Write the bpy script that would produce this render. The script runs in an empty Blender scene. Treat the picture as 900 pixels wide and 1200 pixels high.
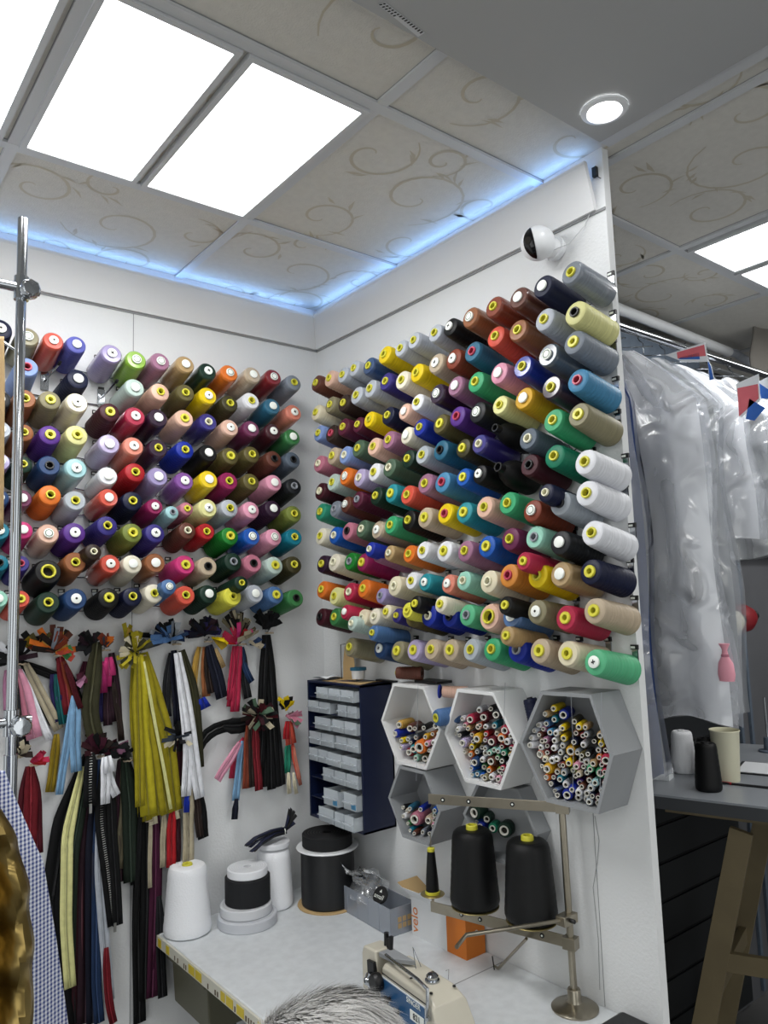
import bpy, math, random
from math import sin, cos, pi, radians, hypot, atan2
from mathutils import Vector, Matrix
random.seed(7)
col = bpy.context.scene.collection
V = Vector
# ------------------------------------------------------------------ camera (solved from the walls' own vanishing lines)
F_PX = 889.7165; YAW, PITCH, ROLL = 0.67370376, 0.11556026, -0.03331688
CAM = V((-1.2688112, -1.8943403, 1.5317414))
fw = V((sin(YAW)*cos(PITCH), cos(YAW)*cos(PITCH), sin(PITCH)))
r0 = V((cos(YAW), -sin(YAW), 0)); u0 = r0.cross(fw)
RR = r0*cos(ROLL)+u0*sin(ROLL); UU = -r0*sin(ROLL)+u0*cos(ROLL)
def at(px, py, axis, val):
    """point of the wall / table / ceiling plane (axis = val) measured off the photograph"""
    d = RR*((px-450)/F_PX) - UU*((py-600)/F_PX) + fw
    return CAM + d*((val-CAM[axis])/d[axis])
cd = bpy.data.cameras.new('camera'); cam = bpy.data.objects.new('camera', cd); col.objects.link(cam)
cam.matrix_world = Matrix(((RR.x, UU.x, -fw.x, CAM.x), (RR.y, UU.y, -fw.y, CAM.y), (RR.z, UU.z, -fw.z, CAM.z), (0, 0, 0, 1)))
cd.sensor_fit = 'VERTICAL'; cd.sensor_height = 36; cd.lens = F_PX*36/1200; cd.clip_start = .02
bpy.context.scene.camera = cam
vs = bpy.context.scene.view_settings
vs.view_transform = 'Standard'; vs.look = 'None'; vs.exposure = .27; vs.gamma = 1

# ------------------------------------------------------------------ materials
def lin(h):
    h = h.lstrip('#'); o = []
    for i in (0, 2, 4):
        c = int(h[i:i+2], 16)/255; o.append(c/12.92 if c <= .04045 else ((c+.055)/1.055)**2.4)
    return (*o, 1)
def mat(name, hexc, rough=.6, metal=0, coat=0, spec=.5, emit=0, alpha=1, noise=0, nscale=20, bump=0, bscale=200, sheen=0, dark=.75, bdist=.002):
    m = bpy.data.materials.new(name); m.use_nodes = True; nt = m.node_tree; b = nt.nodes['Principled BSDF']
    c = lin(hexc); b.inputs['Base Color'].default_value = c
    b.inputs['Roughness'].default_value = rough; b.inputs['Metallic'].default_value = metal
    b.inputs['Coat Weight'].default_value = coat; b.inputs['Specular IOR Level'].default_value = spec
    b.inputs['Sheen Weight'].default_value = sheen; b.inputs['Alpha'].default_value = alpha
    if emit: b.inputs['Emission Color'].default_value = c; b.inputs['Emission Strength'].default_value = emit
    tc = nt.nodes.new('ShaderNodeTexCoord')
    if noise:
        n = nt.nodes.new('ShaderNodeTexNoise'); n.inputs['Scale'].default_value = nscale; n.inputs['Detail'].default_value = 5
        nt.links.new(tc.outputs['Object'], n.inputs['Vector'])
        mx = nt.nodes.new('ShaderNodeMix'); mx.data_type = 'RGBA'
        mx.inputs[6].default_value = tuple(x*dark for x in c[:3])+(1,); mx.inputs[7].default_value = c
        mr = nt.nodes.new('ShaderNodeMapRange'); mr.inputs[1].default_value = .35; mr.inputs[2].default_value = .65
        mr.inputs[3].default_value = 1-noise
        nt.links.new(n.outputs['Fac'], mr.inputs[0]); nt.links.new(mr.outputs[0], mx.inputs[0]); nt.links.new(mx.outputs[2], b.inputs['Base Color'])
    if bump:
        n = nt.nodes.new('ShaderNodeTexNoise'); n.inputs['Scale'].default_value = bscale; n.inputs['Detail'].default_value = 3
        nt.links.new(tc.outputs['Object'], n.inputs['Vector'])
        bp = nt.nodes.new('ShaderNodeBump'); bp.inputs['Strength'].default_value = bump; bp.inputs['Distance'].default_value = bdist
        nt.links.new(n.outputs['Fac'], bp.inputs['Height']); nt.links.new(bp.outputs[0], b.inputs['Normal'])
    return m
PAL = dict(white='e6e8ee', light_grey='b4bac4', silver='aab2ba', grey='7f8792', slate='566270', charcoal='1c1f23', black='08090b',
 cream='e2d9bc', ivory='e6e0cc', pale_yellow='dedc9a', lemon='dcd84e', yellow='e6c80e', mustard='d0a020', gold='c9a04c', orange='de7428', amber='d88c3c',
 coral='d25442', salmon='d88470', peach='e0b8a4', red='ac1e26', dark_red='801a22', crimson='b02848', burgundy='641826', maroon='401420', wine='561c34',
 brown='62382c', rust='843c28', copper='945c38', dark_brown='33251f', tan='b09468', beige='bdac94', khaki='8a8468', olive='5c5430', dark_olive='3e3a22',
 lime='8ab43c', olive_green='74803a', green='3c7c48', bright_green='1c7c2c', emerald='14785a', dark_green='102e22', moss='4c6450', sea_green='2c8c70',
 teal='10748a', turquoise='28909c', aqua='9cc8cc', mint='98d0bc', pale_mint='b8ccc4', sky='4888b0', light_blue='8098cc', steel_blue='4c70a0', blue='1858b4',
 royal_blue='142c98', navy='0c1434', denim='22406c', teal_blue='286480', indigo='38307c', periwinkle='5c60b0', lilac='9c90bc', lavender='b4a8cc',
 purple='583088', orchid='84509c', plum='2e1830', mauve='9c6c88', dusty_pink='bc7488', pink='dc98b0', hot_pink='c83878', magenta='8c1c54', plum_magenta='6c2850', spring_green='5cb888', jade='3ca470')
tmats = {}
def thread_mat(name, wrap=False):
    k = (name, wrap)
    if k in tmats: return tmats[k]
    m = bpy.data.materials.new('thread_'+name+('_in_film' if wrap else '')); m.use_nodes = True; nt = m.node_tree; b = nt.nodes['Principled BSDF']
    c = lin(PAL[name])
    tc = nt.nodes.new('ShaderNodeTexCoord'); mp = nt.nodes.new('ShaderNodeMapping'); mp.inputs['Scale'].default_value = (2, 2, 60)
    nt.links.new(tc.outputs['Object'], mp.inputs[0])
    n = nt.nodes.new('ShaderNodeTexNoise'); n.inputs['Scale'].default_value = 6; n.inputs['Detail'].default_value = 3
    nt.links.new(mp.outputs[0], n.inputs['Vector'])
    w = nt.nodes.new('ShaderNodeTexWave'); w.wave_type = 'BANDS'; w.bands_direction = 'Z'; w.inputs['Scale'].default_value = 260; w.inputs['Distortion'].default_value = 1.5
    nt.links.new(tc.outputs['Object'], w.inputs['Vector'])
    mx = nt.nodes.new('ShaderNodeMix'); mx.data_type = 'RGBA'; mx.inputs[6].default_value = tuple(x*.62 for x in c[:3])+(1,); mx.inputs[7].default_value = tuple(min(1, x*1.12) for x in c[:3])+(1,)
    nt.links.new(n.outputs['Fac'], mx.inputs[0]); nt.links.new(mx.outputs[2], b.inputs['Base Color'])
    bp = nt.nodes.new('ShaderNodeBump'); bp.inputs['Strength'].default_value = .25; bp.inputs['Distance'].default_value = .0008
    nt.links.new(w.outputs['Fac'], bp.inputs['Height']); nt.links.new(bp.outputs[0], b.inputs['Normal'])
    b.inputs['Roughness'].default_value = .5; b.inputs['Specular IOR Level'].default_value = .3
    if wrap: b.inputs['Coat Weight'].default_value = 1; b.inputs['Coat Roughness'].default_value = .12; b.inputs['Roughness'].default_value = .35
    tmats[k] = m; return m
M = {}
M['wall'] = mat('wall_paint', 'dcdedf', .75, bump=.45, bscale=160, noise=.3, nscale=5, dark=.93)
M['band'] = mat('cove_board', 'd9dadb', .35, noise=.3, nscale=4, dark=.93)
M['joint'] = mat('joint_grey', '8e9091', .8)
M['floor'] = mat('floor_grey', '6a6a6a', .5, noise=.6, nscale=6)
M['tile'] = mat('ceiling_tile', 'd2cfc7', .8, bump=.4, bscale=300, noise=.5, nscale=60, dark=.9)
M['scroll'] = mat('tile_scroll', 'bfb7a4', .7)
M['gridbar'] = mat('ceiling_grid', 'c6c8ca', .45)
M['soffit'] = mat('soffit_board', 'aaabab', .6, noise=.3, nscale=3, dark=.92)
M['lamp'] = mat('led_panel', 'fdfeff', .5, emit=5.5)
M['down'] = mat('downlight_glow', 'ffffff', .5, emit=14)
M['white'] = mat('white_plastic', 'e4e6e8', .35)
M['label'] = mat('white_sticker', 'e6eae4', .5)
M['coreyel'] = mat('yellow_core', 'cfc93e', .4)
M['corewhite'] = mat('cream_core', 'e2dfc4', .4)
M['coreblack'] = mat('black_core', '17181a', .4)
M['coregrey'] = mat('grey_core', '8c9098', .4)
M['corepink'] = mat('red_core', 'b8435a', .4)
M['hole'] = mat('core_hole', '141008', .9)
M['chrome'] = mat('chrome', 'b4b8bd', .12, metal=1)
M['steel2'] = mat('zip_metal', 'a8a8a6', .35, metal=1)
M['steel'] = mat('brushed_nickel', 'a29b8c', .3, metal=1, noise=.4, nscale=40)
M['black'] = mat('black_plastic', '0c0d10', .45)
M['blackthread'] = thread_mat('black')
M['whitethread'] = mat('white_yarn', 'eef0f4', .7, bump=.6, bscale=260)
M['navybox'] = mat('navy_enamel', '0d1838', .4, noise=.3, nscale=5)
M['navyin'] = mat('navy_inside', '070c20', .6)
M['drawer'] = mat('clear_drawer', 'd6dee4', .15, alpha=.5)
M['hexw'] = mat('white_laminate', 'dcdddd', .5, noise=.3, nscale=8, dark=.92)
M['hexg'] = mat('grey_laminate', '8d9093', .55, noise=.3, nscale=8, dark=.92)
M['tabletop'] = mat('speckled_laminate', 'd3d7da', .4, noise=.7, nscale=45, dark=.86)
M['tape'] = mat('measuring_tape', 'c9c7ba', .5); M['tapeyel'] = mat('tape_yellow', 'cdb52c', .5); M['tapebrn'] = mat('tape_marks', '5a4c3a', .6)
M['bin'] = mat('olive_plastic', '5c5b4a', .5)
M['gold'] = mat('gold_foil', '9a8450', .3, metal=1)
_nt = M['gold'].node_tree; _n = _nt.nodes.new('ShaderNodeTexNoise'); _n.noise_type = 'RIDGED_MULTIFRACTAL'; _n.inputs['Scale'].default_value = 7; _n.inputs['Detail'].default_value = 2.5; _b = _nt.nodes.new('ShaderNodeBump'); _b.inputs['Strength'].default_value = .7; _b.inputs['Distance'].default_value = .02
_t = _nt.nodes.new('ShaderNodeTexCoord'); _nt.links.new(_t.outputs['Object'], _n.inputs['Vector']); _nt.links.new(_n.outputs['Fac'], _b.inputs['Height']); _nt.links.new(_b.outputs[0], _nt.nodes['Principled BSDF'].inputs['Normal'])
M['slat'] = mat('dark_slat_board', '16191c', .5, noise=.5, nscale=3)
M['slot'] = mat('slat_groove', '050607', .8)
M['darkwall'] = mat('grey_back_wall', '55565a', .7, noise=.5, nscale=5)
M['wood'] = mat('pale_timber', '75694e', .6, noise=.6, nscale=8)
M['table2'] = mat('grey_worktop', '8b9096', .3)
M['apron'] = mat('dark_edge', '3c3f43', .5)
M['cream'] = mat('cream_enamel', 'c2bdae', .32)
M['bluep'] = mat('blue_plate', '20527f', .35)
M['orange'] = mat('orange_card', 'c9701c', .6); M['card'] = mat('white_card', 'd6d8da', .6)
M['txtorange'] = mat('orange_ink', 'd07a38', .6)
M['kraft'] = mat('kraft_card', 'b79a6c', .8)
M['fur'] = mat('grey_fur', 'a9a8a4', .8, noise=.8, nscale=30, dark=.7); M['furtip'] = mat('grey_fur_tips', 'c9c8c6', .8, noise=.8, nscale=25, dark=.8)
M['greycloth'] = mat('grey_cloth', '76726c', .9, bump=.5, bscale=90)
M['papr'] = mat('red_paper', 'd86a74', .7); M['papb'] = mat('blue_paper', '2a62b8', .7); M['papw'] = mat('white_paper', 'e2e6ea', .7)
M['pinkcloth'] = mat('pink_cloth', 'e29cac', .7)
M['garw'] = mat('white_garment', 'f2f4f8', .8, noise=.4, nscale=5, dark=.85); M['garn'] = mat('navy_garment', '2c4274', .8); M['garg'] = mat('grey_garment', 'a9adaf', .8, noise=.4, nscale=6, dark=.8)
def film_mat(name, tint, f=.35, edge=.8, sc=9, dist=.014):
    m = bpy.data.materials.new(name); m.use_nodes = True; nt = m.node_tree; nt.nodes.remove(nt.nodes['Principled BSDF'])
    out = nt.nodes['Material Output']; tr = nt.nodes.new('ShaderNodeBsdfTransparent'); tr.inputs[0].default_value = (.96, .97, .99, 1)
    pr = nt.nodes.new('ShaderNodeBsdfPrincipled'); pr.inputs['Base Color'].default_value = lin(tint); pr.inputs['Roughness'].default_value = .1; pr.inputs['Specular IOR Level'].default_value = 1
    mx = nt.nodes.new('ShaderNodeMixShader')
    tc = nt.nodes.new('ShaderNodeTexCoord'); n = nt.nodes.new('ShaderNodeTexNoise'); n.noise_type = 'RIDGED_MULTIFRACTAL'; n.inputs['Scale'].default_value = sc; n.inputs['Detail'].default_value = 3; n.inputs['Distortion'].default_value = .6
    bp = nt.nodes.new('ShaderNodeBump'); bp.inputs['Strength'].default_value = .8; bp.inputs['Distance'].default_value = dist
    nt.links.new(tc.outputs['Object'], n.inputs['Vector']); nt.links.new(n.outputs['Fac'], bp.inputs['Height']); nt.links.new(bp.outputs[0], pr.inputs['Normal'])
    gl = nt.nodes.new('ShaderNodeBsdfGlossy'); gl.inputs['Roughness'].default_value = .16; fr = nt.nodes.new('ShaderNodeFresnel'); fr.inputs[0].default_value = 1.75; m2 = nt.nodes.new('ShaderNodeMixShader')
    nt.links.new(bp.outputs[0], gl.inputs['Normal']); nt.links.new(bp.outputs[0], fr.inputs['Normal']); nt.links.new(fr.outputs[0], m2.inputs[0]); nt.links.new(mx.outputs[0], m2.inputs[1]); nt.links.new(gl.outputs[0], m2.inputs[2])
    lw = nt.nodes.new('ShaderNodeLayerWeight'); lw.inputs[0].default_value = .35; nt.links.new(bp.outputs[0], lw.inputs['Normal'])
    mr = nt.nodes.new('ShaderNodeMapRange'); mr.inputs[3].default_value = f; mr.inputs[4].default_value = edge; nt.links.new(lw.outputs['Facing'], mr.inputs[0]); nt.links.new(mr.outputs[0], mx.inputs[0])
    nt.links.new(tr.outputs[0], mx.inputs[1]); nt.links.new(pr.outputs[0], mx.inputs[2]); nt.links.new(m2.outputs[0], out.inputs[0]); return m
M['film'] = film_mat('garment_film', 'f2f5fa', .2, .8, 11, .045); M['zipbag'] = film_mat('clear_bag_film', 'dfe3e6', .12, .8, 30, .006); M['tub'] = film_mat('frosted_tub', 'bcc4d2', .42, .75, 12, .0005)
def gingham():
    m = bpy.data.materials.new('blue_gingham'); m.use_nodes = True; nt = m.node_tree; b = nt.nodes['Principled BSDF']
    tc = nt.nodes.new('ShaderNodeTexCoord'); cols = []
    for ax, sc in (('X', 52), ('Z', 52)):
        w = nt.nodes.new('ShaderNodeTexWave'); w.bands_direction = ax; w.inputs['Scale'].default_value = sc; nt.links.new(tc.outputs['Object'], w.inputs['Vector'])
        r = nt.nodes.new('ShaderNodeMapRange'); r.inputs[1].default_value = .4; r.inputs[2].default_value = .6; nt.links.new(w.outputs['Fac'], r.inputs[0]); cols.append(r)
    a = nt.nodes.new('ShaderNodeMath'); a.operation = 'ADD'; nt.links.new(cols[0].outputs[0], a.inputs[0])
    mu = nt.nodes.new('ShaderNodeMath'); mu.operation = 'MULTIPLY'; mu.inputs[1].default_value = .6; nt.links.new(cols[1].outputs[0], mu.inputs[0]); nt.links.new(mu.outputs[0], a.inputs[1])
    d = nt.nodes.new('ShaderNodeMath'); d.operation = 'MULTIPLY'; d.inputs[1].default_value = .62; nt.links.new(a.outputs[0], d.inputs[0])
    mx = nt.nodes.new('ShaderNodeMix'); mx.data_type = 'RGBA'; mx.inputs[6].default_value = lin('e2e6f0'); mx.inputs[7].default_value = lin('2c3f86')
    nt.links.new(d.outputs[0], mx.inputs[0]); nt.links.new(mx.outputs[2], b.inputs['Base Color']); b.inputs['Roughness'].default_value = .8; return m
M['gingham'] = gingham()
rib = {}
TP = dict(navy='0f1222', dark_green='1b261d', black='090a0c', charcoal='1b1c1f', plum='28151f', maroon='300f18', denim='1f3252', dark_brown='261c18', burgundy='4a0f1a', dark_red='6a1620', indigo='241f4c', plum_magenta='40142e', wine='45182a', slate='3c4450', khaki='6a6450', olive_yellow='9a8e1e', olive_bright='b4a824', dark_olive='32311f', teal='0e4a4c', mustard='8a741c', sky='7ba4c8', beige='b0a68e')
def tmat(c):
    k = 'T'+c
    if k not in rib: rib[k] = mat('tape_'+c, TP.get(c, PAL.get(c, c)), .8, noise=.5, nscale=60, dark=.7, spec=.25)
    return rib[k]
def rmat(c):
    if c not in rib: rib[c] = mat('tape_'+c, PAL[c] if c in PAL else c, .75, noise=.5, nscale=60, dark=.7)
    return rib[c]
PAL.update(olive_yellow='a89a1c', olive_bright='c2b424')

# ------------------------------------------------------------------ mesh helpers
class MB:
    def __init__(s): s.v = []; s.f = []; s.m = []; s.mats = []
    def mi(s, m):
        if m not in s.mats: s.mats.append(m)
        return s.mats.index(m)
    def add(s, vs_, fs, m):
        o = len(s.v); i = s.mi(m); s.v += [tuple(v) for v in vs_]; s.f += [tuple(o+k for k in f) for f in fs]; s.m += [i]*len(fs); return s
    def box(s, lo, hi, m, mt=None):
        x0, y0, z0 = lo; x1, y1, z1 = hi
        p = [V(q) for q in ((x0,y0,z0),(x1,y0,z0),(x1,y1,z0),(x0,y1,z0),(x0,y0,z1),(x1,y0,z1),(x1,y1,z1),(x0,y1,z1))]
        if mt: p = [mt @ q for q in p]
        return s.add(p, [(0,3,2,1),(4,5,6,7),(0,1,5,4),(1,2,6,5),(2,3,7,6),(3,0,4,7)], m)
    def lathe(s, prof, m, seg=24, mt=None, closed=False):
        n = len(prof); p = []
        for k in range(seg):
            a = 2*pi*k/seg
            for r, z in prof: p.append(V((r*cos(a), r*sin(a), z)))
        if mt: p = [mt @ q for q in p]
        fs = [(k*n+j, ((k+1) % seg)*n+j, ((k+1) % seg)*n+j+1, k*n+j+1) for k in range(seg) for j in range(n-1)]
        return s.add(p, fs, m)
    def tube(s, pts, r, m, seg=8, caps=True):
        pts = [V(p) for p in pts]; n = len(pts); ring = []; up = V((0, 0, 1))
        rs = r if isinstance(r, (list, tuple)) else [r]*n
        for i, p in enumerate(pts):
            t = (pts[min(i+1, n-1)]-pts[max(i-1, 0)]).normalized()
            a = t.cross(up)
            if a.length < .05: a = t.cross(V((1, 0, 0)))
            a.normalize(); b = t.cross(a)
            ring += [p+(a*cos(2*pi*k/seg)+b*sin(2*pi*k/seg))*rs[i] for k in range(seg)]
        fs = [(i*seg+k, i*seg+(k+1) % seg, (i+1)*seg+(k+1) % seg, (i+1)*seg+k) for i in range(n-1) for k in range(seg)]
        if caps: fs += [tuple(range(seg-1, -1, -1)), tuple((n-1)*seg+k for k in range(seg))]
        return s.add(ring, fs, m)
    def prism(s, poly, d, m):
        """polygon (list of points) extruded by vector d"""
        n = len(poly); p = [V(q) for q in poly]; q = [a+V(d) for a in p]
        return s.add(p+q, [tuple(range(n-1, -1, -1)), tuple(range(n, 2*n))]+[(i, (i+1) % n, n+(i+1) % n, n+i) for i in range(n)], m)
    def grid(s, fn, nu, nv, m):
        p = [fn(i/nu, j/nv) for i in range(nu+1) for j in range(nv+1)]
        return s.add(p, [(i*(nv+1)+j, (i+1)*(nv+1)+j, (i+1)*(nv+1)+j+1, i*(nv+1)+j+1) for i in range(nu) for j in range(nv)], m)
    def mesh(s, name, smooth=True):
        me = bpy.data.meshes.new(name); me.from_pydata(s.v, [], s.f)
        for m in s.mats: me.materials.append(m)
        me.polygons.foreach_set('material_index', s.m)
        me.update()
        if smooth:
            me.polygons.foreach_set('use_smooth', [True]*len(s.f))
            try: me.set_sharp_from_angle(angle=radians(38))
            except Exception: pass
        return me
    def build(s, name, parent=None, smooth=True, bevel=0, loc=None, rot=None, solid=0):
        o = bpy.data.objects.new(name, s.mesh(name, smooth)); col.objects.link(o)
        if parent: o.parent = parent
        if loc is not None: o.location = loc
        if rot is not None: o.rotation_euler = rot
        if solid: q = o.modifiers.new('solid', 'SOLIDIFY'); q.thickness = solid
        if bevel:
            q = o.modifiers.new('bevel', 'BEVEL'); q.width = bevel; q.segments = 2; q.limit_method = 'ANGLE'
        return o
def tag(o, label=None, cat=None, group=None, kind=None):
    if label: o['label'] = label
    if cat: o['category'] = cat
    if group: o['group'] = group
    if kind: o['kind'] = kind
    return o
def empty(name, loc, rot=(0, 0, 0), scale=None):
    o = bpy.data.objects.new(name, None); col.objects.link(o); o.location = loc; o.rotation_euler = rot; o.empty_display_size = .05; return o
def struct(o): o['kind'] = 'structure'; return o
def text(name, body, size, m, parent, mw, ex=.0003):
    c = bpy.data.curves.new(name, 'FONT'); c.body = body; c.size = size; c.extrude = ex; c.align_x = 'CENTER'; c.align_y = 'CENTER'; c.materials.append(m)
    t_ = bpy.data.objects.new(name, c); col.objects.link(t_); dg = bpy.context.evaluated_depsgraph_get(); me = bpy.data.meshes.new_from_object(t_.evaluated_get(dg)); bpy.data.objects.remove(t_)
    o = bpy.data.objects.new(name, me); col.objects.link(o); o.parent = parent; o.matrix_local = mw; return o
def frame(o, x, y):
    x = V(x).normalized(); z = x.cross(V(y)).normalized(); y = z.cross(x)
    return Matrix(((x.x, y.x, z.x, o[0]), (x.y, y.y, z.y, o[1]), (x.z, y.z, z.z, o[2]), (0, 0, 0, 1)))
def zto(d):  # rotation taking +Z to d
    return V(d).to_track_quat('Z', 'Y')

ZC = 2.432; YE = -1.053; WT = .02
# ------------------------------------------------------------------ room shell
w = MB(); w.box((-3.2, 0, 0), (0, .05, 2.5), M['wall'])
w.box((-.575, -.0015, .0), (-.5735, 0, 2.302), M['joint'])
struct(w.build('wall_left', smooth=False))
w = MB(); w.box((0, YE, 0), (WT, .05, ZC), M['wall'])
w.box((-.0012, -.93, .75), (0, -.929, 1.12), M['joint'])
struct(w.build('wall_right', smooth=False))
# cove boards with a gap of light behind their top edge
def cove(name, pts):
    m = MB(); m.add(pts, [(0, 1, 2, 3)], M['band']); o = m.build(name, smooth=False, solid=.006); return struct(o)
b = MB(); b.prism([(-.001, 0, 2.303), (-.010, 0, 2.303), (-.034, 0, 2.392), (-.034, 0, 2.400), (-.026, 0, 2.400), (-.001, 0, 2.312)], (0, YE+.02, 0), M['band'])
b.box((-.003, YE, 2.298), (-.0005, 0, 2.3035), M['joint'])
struct(b.build('trim_1', smooth=False))
b = MB(); b.prism([(0, -.001, 2.303), (0, -.010, 2.303), (0, -.034, 2.392), (0, -.034, 2.400), (0, -.026, 2.400), (0, -.001, 2.312)], (-3.2, 0, 0), M['band'])
b.box((-3.2, -.003, 2.298), (0, -.0005, 2.3035), M['joint'])
struct(b.build('trim_2', smooth=False))
b = MB(); b.box((-3.2, -4.2, -.05), (3.2, .05, 0), M['floor']); struct(b.build('floor', smooth=False))
# ceiling tiles with printed scrolls
gx = [at(x, y, 2, ZC).x for x, y in ((282, 255), (7, 165))]; X0 = gx[0]+.012; PX = X0-(gx[1]-.0)
gy0 = at(282, 254, 2, ZC).y; gy1 = at(436, 120, 2, ZC).y; PY = gy0-gy1
PX = PY
c = MB(); c.box((-3.2, -4.2, ZC), (3.2, .05, ZC+.03), M['tile'])
def scroll(cx, cy, R, a0, turns, sgn, w0=.0075):
    n = 26; L = []
    for i in range(n+1):
        t = i/n; a = a0+sgn*turns*2*pi*t; r = R*(1-t)**.8+.006
        L.append((V((cx+r*cos(a), cy+r*sin(a), ZC-.0006)), w0*(.35+1.3*t*(1-t)*2)))
    vv = []
    for i, (p, ww) in enumerate(L):
        d = (L[min(i+1, n)][0]-L[max(0, i-1)][0]).normalized(); nn = V((-d.y, d.x, 0)); vv += [p+nn*ww/2, p-nn*ww/2]
    c.add(vv, [(2*i, 2*i+1, 2*i+3, 2*i+2) for i in range(n)], M['scroll'])
def leaf(cx, cy, a, L, W):
    d = V((cos(a), sin(a), 0)); nn = V((-d.y, d.x, 0)); o = V((cx, cy, ZC-.0007)); k = .25*L
    c.add([o, o+d*L*.45+nn*W, o+d*L+nn*k, o+d*L*.5-nn*W*.3], [(0, 1, 2, 3)], M['scroll'])
rs = random.Random(3)
for i in range(-3, 5):
    for j in range(-3, 4):
        x0 = X0-PX*i; y0 = gy0-PY*j
        for cxr, cyr, R, s in ((.25, .28, .10, 1), (.7, .25, .085, -1), (.48, .62, .12, -1), (.15, .72, .07, 1), (.82, .75, .09, 1), (.6, .9, .05, -1)):
            cx, cy = x0-PX*(cxr+rs.uniform(-.04, .04)), y0-PY*(cyr+rs.uniform(-.04, .04)); a0 = rs.uniform(0, 6.28)
            scroll(cx, cy, R, a0, rs.uniform(.8, 1.25), s)
            for _ in range(4):
                aa = a0+rs.uniform(0, 3)*s; leaf(cx+R*.8*cos(aa), cy+R*.8*sin(aa), aa+1.2*s, rs.uniform(.03, .055), rs.uniform(.004, .008))
struct(c.build('ceiling', smooth=False))
g = MB()
for i in range(-5, 6):
    x = X0-PX*i; g.box((x-.011, -4.2, ZC-.006), (x+.011, 0, ZC+.001), M['gridbar']); g.box((x-.0118, -4.2, ZC-.0012), (x-.0105, 0, ZC-.0002), M['joint'])
struct(g.build('trim_3', smooth=False))
g = MB()
for j in range(-0, 8):
    y = gy0-PY*j; g.box((-3.2, y-.011, ZC-.0065), (3.2, y+.011, ZC+.001), M['gridbar']); g.box((-3.2, y-.0125, ZC-.0012), (3.2, y-.0108, ZC-.0002), M['joint'])
struct(g.build('trim_4', smooth=False))
def ceil_light(x0, x1, y0, y1, label):
    r = empty('ceiling_light', ((x0+x1)/2, (y0+y1)/2, ZC-.012)); tag(r, label, 'ceiling light', 'square LED panels in the ceiling grid')
    hx, hy = (x1-x0)/2, (y1-y0)/2; f = MB(); t = .011
    for a in ((-hx, -hy, hx, -hy+t), (-hx, hy-t, hx, hy), (-hx, -hy+t, -hx+t, hy-t), (hx-t, -hy+t, hx, hy-t)):
        f.box((a[0], a[1], 0), (a[2], a[3], .013), M['gridbar'])
    f.build('frame', r, smooth=False)
    d = MB(); d.box((-hx+t, -hy+t, .003), (hx-t, hy-t, .011), M['lamp']); d.build('diffuser', r, smooth=False)
    L = bpy.data.lights.new('panel_glow', 'AREA'); L.shape = 'RECTANGLE'; L.size = hx*1.8; L.size_y = hy*1.8; L.energy = 2.3; L.color = (1, .99, .965)
    lo = bpy.data.objects.new('panel_glow', L); lo.location = ((x0+x1)/2, (y0+y1)/2, ZC-.02); col.objects.link(lo)
ya, yb = gy0-.012, gy1+.012
lx = X0-.010
def pairx(xr): m_ = xr-PX/2; return ((m_+.006, xr), (xr-PX+.02, m_-.006))
P1 = pairx(lx); P0 = pairx(lx-PX)
ceil_light(P1[0][0], P1[0][1]-.0, yb, ya, 'lit LED panel nearest the thread wall corner, right half of the bright pair')
ceil_light(P1[1][0], P1[1][1], yb, ya, 'lit LED panel, left half of the bright pair above the thread wall')
ceil_light(P0[0][0]-.0, P0[0][1]-.012, yb, ya, 'lit LED panel cut off by the top left corner of the photo')
xr = at(808, 292, 2, ZC).x-.008; yr = at(808, 292, 2, ZC).y
for k in range(2):
    ceil_light(xr+k*PX/2, xr+(k+1)*PX/2-.014, yr-PY+.02, yr, ['upper lit LED panel beyond the partition, above the bagged garments', 'lower lit LED panel beyond the partition, closer to the steel pipe'][k])
# added fill lights out of view under the ceiling, no fixtures modelled
for (lx0, ly0, e) in ((-1.3, -3.0, 7), (-2.2, -1.6, 6), (-.2, -2.6, 6), (1.4, -2.4, 8), (1.9, -1.15, 7)):
    L = bpy.data.lights.new('shop_fill', 'AREA'); L.shape = 'SQUARE'; L.size = .48; L.energy = e; L.color = (1, .99, .965)
    o = bpy.data.objects.new('shop_fill', L); o.location = (lx0, ly0, ZC-.03); col.objects.link(o)
# soffit, its sticker and the downlight
sz = 2.405; sc_ = at(703, 167, 2, sz)
s = MB(); s.box((-3.2, -4.2, sz), (sc_.x, sc_.y, ZC-.0075), M['soffit']); s.box((sc_.x, -4.2, sz+.012), (sc_.x+.045, sc_.y+.01, ZC-.0075), M['gridbar']); struct(s.build('trim_5', smooth=False))
st = MB(); A, B_, C_, D_ = [at(x, y, 2, sz-.0006) for x, y in ((443, 5), (452, 3), (498, 38), (490, 43))]
st.prism([A, B_, C_, D_], (0, 0, -.0004), M['gridbar'])
for k in range(15):
    t = k/15; u = t+.03; a0_, b0_ = A.lerp(D_, t), B_.lerp(C_, t); a1_, b1_ = A.lerp(D_, u), B_.lerp(C_, u)
    for f0, f1 in (((.55, .95),) if k > 5 else ((.1, .45), (.6, .9))):
        st.prism([a0_.lerp(b0_, f0)+V((0, 0, -.0006)), a0_.lerp(b0_, f1)+V((0, 0, -.0006)), a1_.lerp(b1_, f1)+V((0, 0, -.0006)), a1_.lerp(b1_, f0)+V((0, 0, -.0006))], (0, 0, -.0002), M['black'])
tag(st.build('sticker', smooth=False), 'small printed sticker on the grey board at the ceiling', 'sticker')
dp = at(708, 128, 2, sz); r = empty('downlight', (dp.x, dp.y, sz-.001)); tag(r, 'round recessed downlight glowing in the grey ceiling board', 'downlight')
d = MB(); d.lathe([(.0, -.002), (.029, -.002), (.030, .0)], M['down'], 32); d.build('diffuser', r)
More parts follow.
